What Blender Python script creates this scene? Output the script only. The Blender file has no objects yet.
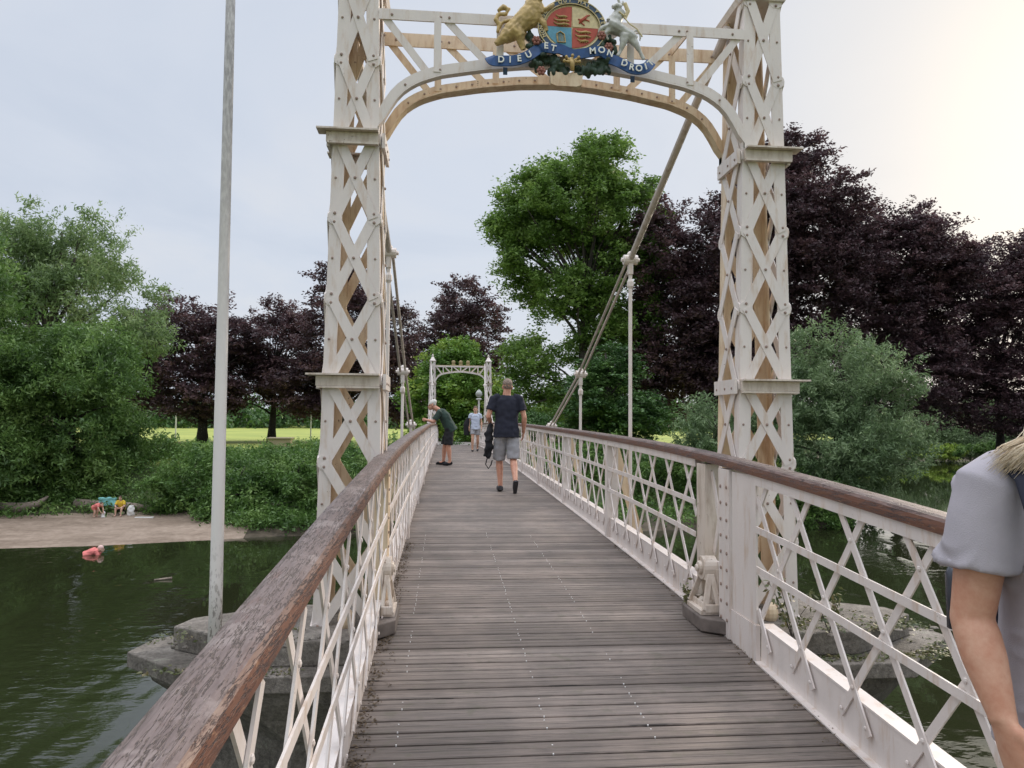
import bpy, bmesh, math, random
import numpy as np
from math import sin, cos, tan, atan2, pi, sqrt, radians
from mathutils import Vector, Matrix, noise
random.seed(7); rng = np.random.default_rng(11)
scene = bpy.context.scene
C = scene.collection
CZ = 6.0                                    # eye height above the river surface

# ------------------------------------------------------------------ camera
F, YAW, PITCH, ROLL = 735.0, .0916, .0507, .0084
fw = Vector((sin(YAW)*cos(PITCH), cos(YAW)*cos(PITCH), sin(PITCH)))
r0 = Vector((cos(YAW), -sin(YAW), 0)); u0 = r0.cross(fw)
rt = r0*cos(ROLL) + u0*sin(ROLL); up = -r0*sin(ROLL) + u0*cos(ROLL)
cam = bpy.data.objects.new('camera', bpy.data.cameras.new('camera')); C.objects.link(cam)
cam.data.sensor_width = 36; cam.data.lens = 36*F/1024
cam.data.clip_start = .05; cam.data.clip_end = 3000
M = Matrix((rt, up, -fw)).transposed().to_4x4(); M.translation = Vector((0, 0, CZ))
cam.matrix_world = M; scene.camera = cam
def site(px, py, y):                        # a place seen in the photo, at the distance y down the river crossing
    d = fw + rt*((px-512)/F) - up*((py-384)/F)
    return Vector((d.x*y/d.y, y, CZ + d.z*y/d.y))

# ------------------------------------------------------------------ materials
def mat(name): 
    m = bpy.data.materials.new(name); m.use_nodes = True
    return m, m.node_tree.nodes, m.node_tree.links, m.node_tree.nodes['Principled BSDF']
def nd(N, t, **k):
    n = N.new(t)
    for a, b in k.items():
        if a in n.inputs: n.inputs[a].default_value = b
        else: setattr(n, a, b)
    return n
def coords(N, L, scale=(1,1,1), kind='Object'):
    t = N.new('ShaderNodeTexCoord'); m = N.new('ShaderNodeMapping'); m.inputs['Scale'].default_value = scale
    L.new(t.outputs[kind], m.inputs['Vector']); return m.outputs['Vector']
def ramp(N, L, src, stops):
    r = N.new('ShaderNodeValToRGB'); e = r.color_ramp.elements
    while len(e) < len(stops): e.new(.5)
    for i, (p, c) in enumerate(stops): e[i].position = p; e[i].color = (*c, 1) if len(c) == 3 else c
    L.new(src, r.inputs[0]); return r.outputs[0]
def mixc(N, L, f, a, b, mode='MIX'):
    m = N.new('ShaderNodeMix'); m.data_type = 'RGBA'; m.blend_type = mode
    for s, i in ((f, 0), (a, 6), (b, 7)):
        if hasattr(s, 'links'): L.new(s, m.inputs[i])
        else: m.inputs[i].default_value = s if i == 0 else (*s, 1)
    return m.outputs[2]
def bumpn(N, L, h, strength, dist, bs):
    b = N.new('ShaderNodeBump'); b.inputs['Strength'].default_value = strength; b.inputs['Distance'].default_value = dist
    L.new(h, b.inputs['Height']); L.new(b.outputs[0], bs.inputs['Normal']); return b
def noise_t(N, L, vec, scale, detail=4, rough=.55):
    n = nd(N, 'ShaderNodeTexNoise', Scale=scale, Detail=detail, Roughness=rough); L.new(vec, n.inputs['Vector']); return n.outputs['Fac']

def simple(name, col, rough=.6, metal=0, var=.12, scale=30, bump=0):
    m, N, L, b = mat(name); v = coords(N, L)
    n = noise_t(N, L, v, scale)
    c0 = tuple(x*(1-var) for x in col); c1 = tuple(min(1, x*(1+var)) for x in col)
    L.new(ramp(N, L, n, [(.3, c0), (.7, c1)]), b.inputs['Base Color'])
    b.inputs['Roughness'].default_value = rough; b.inputs['Metallic'].default_value = metal
    if bump: bumpn(N, L, n, .5, bump, b)
    return m

def paint_mat(name, base, stain, amount, rust=.012, rough=.42):
    m, N, L, b = mat(name); v = coords(N, L)
    big = noise_t(N, L, coords(N, L, (1.6, 1.6, .5)), 3.2, 5)
    col = mixc(N, L, ramp(N, L, big, [(.5-amount, (1,1,1)), (.66, (0,0,0))]), tuple(x*.9 for x in base), base)
    st = ramp(N, L, noise_t(N, L, coords(N, L, (5, 5, 1.1)), 3.5, 6, .65), [(.60-amount, (0,0,0)), (.80-amount*.5, (.8,.8,.8))])
    col = mixc(N, L, st, col, stain)
    chip = ramp(N, L, noise_t(N, L, v, 28, 5, .7), [(.69-rust, (0,0,0)), (.71-rust, (1,1,1))])
    spots = ramp(N, L, noise_t(N, L, v, 3.3, 3), [(.5, (0,0,0)), (.62, (1,1,1))])
    k = N.new('ShaderNodeMath'); k.operation = 'MULTIPLY'; L.new(chip, k.inputs[0]); L.new(spots, k.inputs[1])
    col = mixc(N, L, k.outputs[0], col, (.13, .06, .03))
    L.new(col, b.inputs['Base Color']); b.inputs['Roughness'].default_value = rough
    bumpn(N, L, noise_t(N, L, v, 60, 4), .25, .003, b)
    return m
PAINT = paint_mat('pinkish_white_paint', (.74, .675, .635), (.52, .37, .25), .075, .02)
CREAM = paint_mat('sunlit_rust_stained_cream_paint', (.75, .60, .42), (.42, .22, .09), .14, .05)  # base yellow carries warm sunlight on inner faces, beside real rust stains
LEDGE = paint_mat('grimy_ledge_paint', (.68, .60, .52), (.34, .24, .16), .14, .04)
BOLT = simple('rusty_bolt', (.30, .22, .18), .7)
PALE = simple('pale_metal_paint', (.75, .74, .72), .4, 0, .05)

def handrail_mat():
    m, N, L, b = mat('weathered_handrail_paint')
    v = coords(N, L)
    warp = N.new('ShaderNodeVectorMath'); warp.operation = 'ADD'
    wn = nd(N, 'ShaderNodeTexNoise', Scale=5, Detail=4); L.new(v, wn.inputs['Vector'])
    sc = N.new('ShaderNodeVectorMath'); sc.operation = 'SCALE'; sc.inputs['Scale'].default_value = .8; L.new(wn.outputs['Color'], sc.inputs[0])
    L.new(coords(N, L, (30, 4.2, 30)), warp.inputs[0]); L.new(sc.outputs[0], warp.inputs[1])
    def fissure(scale, s, wdt):
        q = noise_t(N, L, coords(N, L, scale), s, 4, .62)
        return ramp(N, L, q, [(.5-wdt*1.6, (0,0,0)), (.5-wdt*.5, (1,1,1)), (.5+wdt*.5, (1,1,1)), (.5+wdt*1.6, (0,0,0))])
    where = ramp(N, L, noise_t(N, L, coords(N, L, (6, 1.6, 6)), 2.2, 4), [(.42, (0,0,0)), (.55, (1,1,1))])
    where2 = ramp(N, L, noise_t(N, L, coords(N, L, (9, 2.6, 9)), 2.9, 4), [(.45, (0,0,0)), (.54, (1,1,1))])
    c1 = mixc(N, L, 1., fissure((26, 1.7, 26), 2.1, .012), where, 'MULTIPLY')
    c2 = mixc(N, L, 1., fissure((50, 4.2, 50), 1.7, .016), where2, 'MULTIPLY')
    long_ = ramp(N, L, noise_t(N, L, coords(N, L, (46, 3.2, 46)), 1.5, 6, .7), [(.325, (1,1,1)), (.37, (0,0,0))])
    crack = mixc(N, L, 1., mixc(N, L, 1., c1, c2, 'ADD'), long_, 'ADD')
    fine = noise_t(N, L, coords(N, L, (70, 6, 70)), 2, 5)
    base = ramp(N, L, fine, [(.3, (.115, .080, .070)), (.7, (.18, .135, .122))])
    patch = ramp(N, L, noise_t(N, L, v, 6, 6, .7), [(.52, (0,0,0)), (.60, (1,1,1))])
    col = mixc(N, L, patch, base, (.215, .17, .155))
    brown = ramp(N, L, noise_t(N, L, coords(N, L, (9, 2.2, 9)), 2.5, 6, .7), [(.56, (0,0,0)), (.66, (.8,.8,.8))])
    col = mixc(N, L, brown, col, (.13, .075, .06))
    worn = ramp(N, L, noise_t(N, L, coords(N, L, (30, 7, 30)), 3, 6, .75), [(.58, (0,0,0)), (.64, (1,1,1))])
    geo = N.new('ShaderNodeNewGeometry'); sep = N.new('ShaderNodeSeparateXYZ'); L.new(geo.outputs['True Normal'], sep.inputs[0])
    side = ramp(N, L, sep.outputs[2], [(.45, (1,1,1)), (.86, (.0,.0,.0))])
    sidecol = mixc(N, L, worn, (.14, .058, .034), (.27, .145, .085))
    col = mixc(N, L, side, col, sidecol)
    col = mixc(N, L, crack, col, (.055, .036, .032))
    L.new(col, b.inputs['Base Color'])
    b.inputs['Roughness'].default_value = .40
    inv = N.new('ShaderNodeInvert'); L.new(crack, inv.inputs['Color'])
    bumpn(N, L, mixc(N, L, .3, inv.outputs[0], fine), .8, .005, b)
    return m
RAILWOOD = handrail_mat()

def deck_mat():
    m, N, L, b = mat('weathered_deck_timber')
    v = coords(N, L, (1, 8.9, 1))
    white = N.new('ShaderNodeTexWhiteNoise'); white.noise_dimensions = '1D'
    sep = N.new('ShaderNodeSeparateXYZ'); L.new(coords(N, L), sep.inputs[0])
    mul = nd(N, 'ShaderNodeMath', operation='MULTIPLY'); mul.inputs[1].default_value = 1/.112; L.new(sep.outputs[1], mul.inputs[0])
    fl = nd(N, 'ShaderNodeMath', operation='FLOOR'); L.new(mul.outputs[0], fl.inputs[0]); L.new(fl.outputs[0], white.inputs['W'])
    base = ramp(N, L, white.outputs['Value'], [(0, (.135, .110, .094)), (.5, (.20, .167, .145)), (1, (.265, .226, .20))])
    grain = noise_t(N, L, coords(N, L, (2.5, 90, 20)), 2, 7, .7)
    g = ramp(N, L, grain, [(.35, (.55,.55,.55)), (.65, (1.15,1.12,1.1))])
    col = mixc(N, L, 1.0, base, g, 'MULTIPLY')
    wear = ramp(N, L, noise_t(N, L, coords(N, L, (1.3, .8, 1)), 1.6, 5, .6), [(.4, (.82,.82,.82)), (.65, (1.22,1.2,1.18))])
    col = mixc(N, L, 1.0, col, wear, 'MULTIPLY')
    crack = ramp(N, L, noise_t(N, L, coords(N, L, (1.2, 46, 10)), 2.3, 4, .6), [(.335, (.25,.25,.25)), (.37, (1,1,1))])
    col = mixc(N, L, 1.0, col, crack, 'MULTIPLY')
    moss = ramp(N, L, noise_t(N, L, coords(N, L, (5, 5, 5)), 2.2, 5), [(.58, (0,0,0)), (.72, (.5,.5,.5))])
    col = mixc(N, L, moss, col, (.10, .095, .06))
    L.new(col, b.inputs['Base Color']); b.inputs['Roughness'].default_value = .62
    bumpn(N, L, grain, .55, .004, b)
    return m
DECK = deck_mat()
BLOCKWOOD = simple('old_block_timber', (.15, .125, .11), .8, 0, .3, 12, .004)

def stone_mat(name, c0, c1, cell=.6):
    m, N, L, b = mat(name); v = coords(N, L)
    n = noise_t(N, L, v, 5, 8, .7); n2 = noise_t(N, L, v, 1.1, 3)
    col = ramp(N, L, n, [(.3, c0), (.72, c1)])
    lich = ramp(N, L, noise_t(N, L, v, 7, 6, .75), [(.58, (0,0,0)), (.66, (.75,.75,.75))])
    col = mixc(N, L, lich, col, (.33, .32, .26))
    fine = noise_t(N, L, v, 34, 6, .75)
    col = mixc(N, L, 1., col, ramp(N, L, fine, [(.35,(.6,.6,.6)),(.65,(1.3,1.3,1.3))]), 'MULTIPLY')
    dark = ramp(N, L, n2, [(.4, (.62,.62,.60)), (.6, (1,1,1))])
    col = mixc(N, L, 1.0, col, dark, 'MULTIPLY')
    L.new(col, b.inputs['Base Color']); b.inputs['Roughness'].default_value = .9
    bumpn(N, L, mixc(N, L, .5, n, fine), 1., .03, b); return m
STONE = stone_mat('weathered_pier_stone', (.13, .112, .095), (.36, .325, .285))

def water_mat():
    m, N, L, b = mat('river_water')
    b.inputs['Base Color'].default_value = (.020, .024, .010, 1)
    b.inputs['Roughness'].default_value = .03; b.inputs['IOR'].default_value = 1.5
    v = coords(N, L, (1, 1, 1))
    a = noise_t(N, L, coords(N, L, (1.0, 1.7, 1)), 1.5, 3, .5)
    c = noise_t(N, L, coords(N, L, (1.0, 1.6, 1)), .4, 2, .5)
    calm = ramp(N, L, noise_t(N, L, coords(N, L, (1.6, .55, 1)), .16, 3), [(.45, (.04,.04,.04)), (.62, (1,1,1))])
    sy = N.new('ShaderNodeSeparateXYZ'); L.new(v, sy.inputs[0]); mr = nd(N, 'ShaderNodeMapRange'); L.new(sy.outputs[1], mr.inputs[0])
    mr.inputs[1].default_value = 30; mr.inputs[2].default_value = 44; mr.inputs[3].default_value = 1; mr.inputs[4].default_value = .04
    calm = mixc(N, L, 1., calm, mr.outputs[0], 'MULTIPLY')
    h = mixc(N, L, 1.0, mixc(N, L, .55, a, c), calm, 'MULTIPLY')
    bumpn(N, L, h, .5, .18, b)
    return m
WATER = water_mat()

def leaf_mat(name, c0, c1, c2, trans=.3, sc=.35):
    m, N, L, b = mat(name); v = coords(N, L)
    n = noise_t(N, L, v, sc, 4, .6)
    rnd = N.new('ShaderNodeNewGeometry')
    col = ramp(N, L, n, [(.34, c0), (.52, c1), (.68, c2)])
    jit = ramp(N, L, rnd.outputs['Random Per Island'], [(0, (.65,.68,.65)), (1, (1.35,1.3,1.3))])
    col = mixc(N, L, 1.0, col, jit, 'MULTIPLY')
    L.new(col, b.inputs['Base Color']); b.inputs['Roughness'].default_value = .5
    t = N.new('ShaderNodeBsdfTranslucent'); L.new(col, t.inputs['Color'])
    mx = N.new('ShaderNodeMixShader'); mx.inputs[0].default_value = trans
    L.new(b.outputs[0], mx.inputs[1]); L.new(t.outputs[0], mx.inputs[2])
    L.new(mx.outputs[0], N['Material Output'].inputs['Surface'])
    return m
LF = {
 'willow': leaf_mat('willow_leaves', (.075,.15,.04), (.14,.25,.06), (.25,.38,.11), .35),
 'palewillow': leaf_mat('pale_willow_leaves', (.14,.22,.09), (.22,.32,.13), (.32,.42,.20), .4),
 'green': leaf_mat('broad_green_leaves', (.10,.18,.04), (.175,.295,.065), (.30,.43,.12), .4),
 'bright': leaf_mat('bright_green_leaves', (.08,.17,.03), (.17,.30,.05), (.38,.48,.09), .35),
 'yew': leaf_mat('dark_conifer_needles', (.04,.10,.028), (.075,.16,.042), (.13,.23,.06), .2),
 'copper': leaf_mat('copper_beech_leaves', (.052,.029,.036), (.090,.051,.060), (.17,.097,.10), .32),
 'grey': leaf_mat('grey_green_willow_leaves', (.11,.18,.08), (.19,.28,.13), (.31,.41,.22), .35),
 'bush': leaf_mat('riverbank_bush_leaves', (.07,.15,.035), (.13,.24,.055), (.24,.36,.11), .35, .6),
 'reed': leaf_mat('sunlit_reeds', (0.232,0.362,0.072), (0.435,0.580,0.116), (0.652,0.750,0.232), .4, .6),
 'weed': leaf_mat('dry_weed', (0.072,0.102,0.043), (0.131,0.145,0.058), (0.232,0.189,0.102), .3, 9),
}
BARK = stone_mat('bark', (.05, .042, .035), (.12, .10, .085))
DARKBARK = stone_mat('dark_bark', (.03, .026, .023), (.065, .055, .05))

# ------------------------------------------------------------------ mesh builder
class MB:
    def __init__(s): s.v = []; s.f = []; s.m = []
    def add(s, vs, fs, mi=0):
        o = len(s.v); s.v += [tuple(v) for v in vs]; s.f += [tuple(i+o for i in f) for f in fs]; s.m += [mi]*len(fs); return s
    def box(s, a, b, mi=0):
        (x0,y0,z0),(x1,y1,z1) = a, b
        return s.add([(x0,y0,z0),(x1,y0,z0),(x1,y1,z0),(x0,y1,z0),(x0,y0,z1),(x1,y0,z1),(x1,y1,z1),(x0,y1,z1)],
              [(0,3,2,1),(4,5,6,7),(0,1,5,4),(1,2,6,5),(2,3,7,6),(3,0,4,7)], mi)
    def bar(s, p, q, w, t, n, mi=0):          # flat bar p->q, width w in its plane, thickness t along n
        p, q, n = Vector(p), Vector(q), Vector(n).normalized()
        d = (q-p).normalized(); a = d.cross(n).normalized()*w/2; n = n*t/2
        vs = [p-a-n, p+a-n, p+a+n, p-a+n, q-a-n, q+a-n, q+a+n, q-a+n]
        return s.add(vs, [(0,1,2,3),(7,6,5,4),(0,4,5,1),(1,5,6,2),(2,6,7,3),(3,7,4,0)], mi)
    def tube(s, pts, rad, seg=8, mi=0, side=None, cap=True):
        pts = [Vector(p) for p in pts]; n = len(pts)
        if not isinstance(rad, (list, tuple)): rad = [rad]*n
        rings = []; prev = None
        for i, p in enumerate(pts):
            t = (pts[min(i+1, n-1)]-pts[max(i-1, 0)])
            t = t.normalized() if t.length > 1e-9 else Vector((0,0,1))
            if side is not None: a = Vector(side)
            elif prev is not None: a = prev
            else: a = Vector((1,0,0)) if abs(t.x) < .8 else Vector((0,1,0))
            a = a - t*a.dot(t)
            if a.length < 1e-6: a = t.orthogonal()
            a.normalize(); prev = a; b = t.cross(a)
            r = rad[i]; ra, rb = (r if isinstance(r, tuple) else (r, r))
            rings.append([p + a*ra*cos(2*pi*k/seg) + b*rb*sin(2*pi*k/seg) for k in range(seg)])
        vs = [v for r in rings for v in r]
        fs = [(i*seg+k, i*seg+(k+1)%seg, (i+1)*seg+(k+1)%seg, (i+1)*seg+k) for i in range(n-1) for k in range(seg)]
        if cap: fs += [tuple(range(seg))[::-1], tuple((n-1)*seg+k for k in range(seg))]
        return s.add(vs, fs, mi)
    def ball(s, c, r, mi=0, u=12, w=8, rot=None):
        c = Vector(c); r = r if isinstance(r, tuple) else (r,)*3
        vs = [Vector((0,0,-r[2]))]
        for j in range(1, w):
            a = -pi/2 + pi*j/w
            vs += [Vector((r[0]*cos(a)*cos(2*pi*k/u), r[1]*cos(a)*sin(2*pi*k/u), r[2]*sin(a))) for k in range(u)]
        vs.append(Vector((0,0,r[2])))
        if rot: vs = [rot @ v for v in vs]
        fs = [(0, 1+(k+1)%u, 1+k) for k in range(u)]
        for j in range(w-2):
            for k in range(u): fs.append((1+j*u+k, 1+j*u+(k+1)%u, 1+(j+1)*u+(k+1)%u, 1+(j+1)*u+k))
        e = len(vs)-1; fs += [(e, 1+(w-2)*u+k, 1+(w-2)*u+(k+1)%u) for k in range(u)]
        return s.add([c+v for v in vs], fs, mi)
    def prism(s, poly, z0, z1, mi=0):
        n = len(poly)
        vs = [(x,y,z0) for x,y in poly]+[(x,y,z1) for x,y in poly]
        return s.add(vs, [tuple(range(n))[::-1], tuple(range(n,2*n))]+[(i,(i+1)%n,n+(i+1)%n,n+i) for i in range(n)], mi)
    def loft(s, secs, mi=0, closed=True):     # list of equal-length closed sections
        n = len(secs[0]); vs = [v for q in secs for v in q]
        fs = [(i*n+k, i*n+(k+1)%n, (i+1)*n+(k+1)%n, (i+1)*n+k) for i in range(len(secs)-1) for k in range(n)]
        if closed: fs += [tuple(range(n))[::-1], tuple((len(secs)-1)*n+k for k in range(n))]
        return s.add(vs, fs, mi)
    def mesh(s, name, mats):
        me = bpy.data.meshes.new(name); me.from_pydata([tuple(v) for v in s.v], [], s.f)
        for m in (mats if isinstance(mats, (list, tuple)) else [mats]): me.materials.append(m)
        me.polygons.foreach_set('material_index', s.m)
        bm = bmesh.new(); bm.from_mesh(me); bmesh.ops.recalc_face_normals(bm, faces=bm.faces); bm.to_mesh(me); bm.free()
        return me
    def build(s, name, mats, parent=None, smooth=False, bevel=0):
        me = s.mesh(name, mats); o = bpy.data.objects.new(name, me); C.objects.link(o)
        if smooth: me.polygons.foreach_set('use_smooth', [True]*len(me.polygons))
        if bevel:
            b = o.modifiers.new('bevel', 'BEVEL'); b.width = bevel; b.segments = 2; b.limit_method = 'ANGLE'
        if parent is not None:
            o.parent = parent
            if parent.location.length or parent.rotation_euler.z: o.matrix_parent_inverse = parent_world(parent).inverted()
        return o
def parent_world(o):
    m = o.matrix_basis.copy()
    p = o
    while p.parent is not None:
        m = p.parent.matrix_basis @ p.matrix_parent_inverse @ m if False else (p.parent.matrix_basis @ p.matrix_parent_inverse @ m); p = p.parent
    return m
def tag(o, label=None, cat=None, group=None, kind=None):
    if label: o['label'] = label
    if cat: o['category'] = cat
    if group: o['group'] = group
    if kind: o['kind'] = kind
    return o
def empty(name, loc, label, cat, group=None, kind=None, rz=0):
    o = bpy.data.objects.new(name, None); C.objects.link(o); o.location = loc; o.rotation_euler = (0,0,rz)
    return tag(o, label, cat, group, kind)
_tmp = []
def fused(mb, name, material, parent=None, voxel=.01, smooth=4, fac=.5, edit=None, local=False):   # blend the lofted pieces into one continuous skin
    me = mb.mesh('tmp', material); o = bpy.data.objects.new('tmp', me); C.objects.link(o)
    r = o.modifiers.new('r', 'REMESH'); r.mode = 'VOXEL'; r.voxel_size = voxel; r.use_smooth_shade = True
    if smooth:
        s = o.modifiers.new('s', 'SMOOTH'); s.iterations = smooth; s.factor = fac
    bpy.context.view_layer.update()
    dg = bpy.context.evaluated_depsgraph_get()
    nm = bpy.data.meshes.new_from_object(o.evaluated_get(dg)); nm.name = name
    bpy.data.objects.remove(o); bpy.data.meshes.remove(me)
    if edit:
        n = len(nm.vertices); co = np.empty(n*3); nm.vertices.foreach_get('co', co); co = co.reshape(-1,3)
        no = np.array([v.normal[:] for v in nm.vertices]); co = edit(co, no); nm.vertices.foreach_set('co', co.ravel())
    nm.materials.clear(); nm.materials.append(material)
    nm.polygons.foreach_set('use_smooth', [True]*len(nm.polygons))
    ob = bpy.data.objects.new(name, nm); C.objects.link(ob)
    if parent is not None:
        ob.parent = parent
        if not local: ob.matrix_parent_inverse = parent_world(parent).inverted()
    return ob

# ------------------------------------------------------------------ bridge lines
_dk = [(-14,-2.35),(-6,-1.92),(-3,-1.75),(0,-1.57),(1,-1.50),(2,-1.435),(3,-1.37),(4,-1.315),(5,-1.27),(6.4,-1.237),(9,-1.20),(12,-1.17),(15,-1.145),(18,-1.125),(22,-1.112)]
_dk = _dk + [(44-y, z) for y, z in _dk[:-1][::-1]]
_dy = np.array([a for a,_ in _dk]); _dz = np.array([b for _,b in _dk])
_yy = np.linspace(-14, 58, 1400); _zz = np.interp(_yy, _dy, _dz); _k = np.ones(25)/25
_zz = np.convolve(np.pad(_zz, 12, 'edge'), _k, 'valid')
def dz(y): return CZ + float(np.interp(y, _yy, _zz))
def sstep0(t): return 1.0
KL, KR = -.38, 1.765
MID = 22.0

# deck -------------------------------------------------------------
deck = empty('footbridge_deck', (.69, MID, dz(MID)-.1), 'long narrow bridge deck of grooved grey brown timber boards running to the far portal', 'bridge deck')
b = MB(); y = -6.0; rr = random.Random(3)
while y < 48:
    w = .112
    for (s0, s1) in ((.004, .0515), (.0545, .101)):      # each board: two ribs and a groove
        j = rr.uniform(-.0012, .0012); dzj = rr.uniform(-.002, .0015)
        z0, z1 = dz(y+s0)+dzj, dz(y+s1)+dzj
        xl, xr = KL-.03+rr.uniform(-.01,.01), KR+.03
        ys0, ys1 = y+s0+j, y+s1+j; r = .004
        sec = lambda x: [(x,ys0,z0-.04),(x,ys0,z0-r),(x,ys0+r,z0),(x,ys1-r,z1),(x,ys1,z1-r),(x,ys1,z1-.04)]
        b.loft([sec(xl), sec(xr)])
    b.box((KL-.03, y+.002, dz(y)-.045), (KR+.03, y+.103, dz(y)-.009))
    y += w
b.build('timber_boards', DECK, deck)
b = MB()
y = 1.6
while y < 8:
    for x in (-.18, .47, .93):
        if rr.random() < .55:
            for o_ in (.018, .09):
                xx = x+rr.uniform(-.004,.004); b.box((xx-.0028, y+o_-.0028, dz(y)-.004), (xx+.0028, y+o_+.0028, dz(y+o_)+.0016))
    y += .112
b.build('nail_heads', PALE, deck)['kind'] = 'stuff'
for x in (KL-.05, KR+.05):
    b = MB(); ys = [ -6+i*1.0 for i in range(55)]
    for y0, y1 in zip(ys, ys[1:]):
        b.bar((x, y0, dz(y0)-.26), (x, y1, dz(y1)-.26), .34, .02, (1,0,0))
        b.bar((x, y0, dz(y0)-.44), (x, y1, dz(y1)-.44), .02, .14, (1,0,0))
    b.build('edge_girder', PAINT, deck)
for i in range(18):
    y = -5 + i*2.9
    b = MB(); b.bar((KL-.04, y, dz(y)-.2), (KR+.04, y, dz(y)-.2), .2, .06, (0,1,0)); b.build('cross_beam', PAINT, deck)

# railings ---------------------------------------------------------
LH0, LH1 = .20, .955
DROP = {-1: -.045, 1: .0}                   # the left handrail sits a little lower
def railing(side, y0, y1, label, posts, group='lattice railings of the bridge', phase=0.):
    k = KR if side > 0 else KL
    def dz(y, _d=globals()['dz']): return _d(y)+DROP[side]*sstep0((y+.0)/.01)
    root = empty('lattice_railing', (k, (y0+y1)/2, dz((y0+y1)/2)), label, 'railing', group)
    n = max(2, int((y1-y0)/.35)); ys = [y0+(y1-y0)*i/n for i in range(n+1)]
    # handrail
    cx = k + side*.018; prof = []
    hw, hh = .064, .062
    for (u, v) in ((-1,-.95),(-1,-.2),(-.93,.45),(-.78,.8),(-.5,.96),(0,1.0),(.5,.96),(.78,.8),(.93,.45),(1,-.2),(1,-.95)): prof.append((u*hw, v*hh/2))
    b = MB()
    b.loft([[(cx+u, y, dz(y)+1.056+v) for u, v in prof] for y in ys])
    b.build('handrail', RAILWOOD, root, smooth=False)
    b = MB()
    for a, c in zip(ys, ys[1:]):
        x = k+side*.03
        b.bar((x, a, dz(a)+.990), (x, c, dz(c)+.990), .050, .012, (1,0,0))
        xb = k-.030 if side > 0 else k-.040; hb = .056 if side > 0 else .04
        b.bar((xb, a, dz(a)+1.0), (xb, c, dz(c)+1.0), hb, .008, (1,0,0))
    b.build('top_bar', PAINT, root)
    b = MB()
    for a, c in zip(ys, ys[1:]):
        b.bar((k, a, dz(a)+.085), (k, c, dz(c)+.085), .235, .012, (1,0,0))
        b.bar((k+side*.028, a, dz(a)+.206), (k+side*.028, c, dz(c)+.206), .010, .075, (1,0,0))
        b.bar((k-side*.02, a, dz(a)+.006), (k-side*.02, c, dz(c)+.006), .008, .05, (1,0,0))
    b.build('kick_plate', PAINT, root)
    # lattice
    s, run = .46, .66
    b = MB(); H = LH1-LH0; r2 = .0
    gaps = posts
    i0 = int((y0-run)/s)-1; i1 = int((y1+run)/s)+1
    for i in range(i0, i1):
        for dr in (1, -1):
            a = i*s+phase+(.17 if dr < 0 else 0); c = a+dr*run                  # a at the top, c at the bottom
            t0, t1 = 0., 1.
            lo, hi = min(a,c), max(a,c)
            if hi < y0+.02 or lo > y1-.02: continue
            def tt(y): return (y-a)/(c-a)
            ta, tb = sorted((tt(y0), tt(y1))); t0, t1 = max(0, ta), min(1, tb)
            if t1-t0 < .03: continue
            # drop lattice over solid gaps
            x = k - side*(.0115 if dr > 0 else .0205)
            p = a+(c-a)*t0; q = a+(c-a)*t1
            pz = dz(p)+LH1+.03-(H+.13)*t0; qz = dz(q)+LH1+.03-(H+.13)*t1
            b.bar((x, p, pz), (x, q, qz), .036, .008, (1,0,0))
            if t1 == 1.: b.ball((k-side*.025, q-dr*.022, qz+.028), (.005,.010,.010), 1, 6, 4)
    for i in range(i0, i1):                              # rivets at the three crossing levels
        for k_ in (0, 1, 2):
            t = (.17+k_*s)/(2*run); yc = i*s+phase+run*t
            if y0+.03 < yc < y1-.03:
                z = dz(yc)+LH1+.03-(H+.13)*t
                b.ball((k-side*.026, yc, z), (.006,.011,.011), 1, 6, 4)
    b.build('lattice_bars', [PAINT, BOLT if False else PAINT], root)
    b = MB()
    for fz in (.37, .66):
        for a, c in zip(ys, ys[1:]):
            z = LH0+(LH1-LH0)*fz+.03
            b.bar((k-side*.030, a, dz(a)+z), (k-side*.030, c, dz(c)+z), .036, .008, (1,0,0))
    b.build('middle_bars', PAINT, root)
    for y in posts:
        b = MB(); x0 = k+side*.008
        b.box((min(x0, x0+side*.075), y-.045, dz(y)-.3), (max(x0, x0+side*.075), y-.037, dz(y)+1.02))
        b.box((min(x0-side*.047, x0), y-.05, dz(y)+.0), (max(x0-side*.047, x0-side*.002), y+.05, dz(y)+1.02))
        post = b.build('post', PAINT, root)
        if side*1 and 7 < y < 36:
            b = MB()
            b.bar((k+side*.05, y, dz(y)+.98), (k+side*.36, y, dz(y)-.12), .09, .012, (0,1,0))
            b.bar((k+side*.04, y, dz(y)-.16), (k+side*.40, y, dz(y)-.16), .08, .012, (0,1,0))
            b.build('outer_stay', CREAM, post)
    return root
hang = [7.75+2.9*i for i in range(10)]
hang = [h for h in hang if h < 35]
RL = railing(-1, 4.92, 38.6, 'white lattice railing with brown handrail on the left side of the main span', hang)
RR = railing(1, 4.97, 38.6, 'white lattice railing with brown handrail on the right side of the main span', hang)
RLn = railing(-1, -3, 4.70, 'nearest left railing with cracked peeling brown handrail above the stone pier', [-1.6])
RRn = railing(1, -3, 3.98, 'nearest right railing with brown handrail beside the person in grey', [-1.6], phase=.19)
railing(-1, 39.1, 47, 'short white railing beyond the far portal on the left', [41, 44])
railing(1, 39.1, 47, 'short white railing beyond the far portal on the right', [41, 44])

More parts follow.
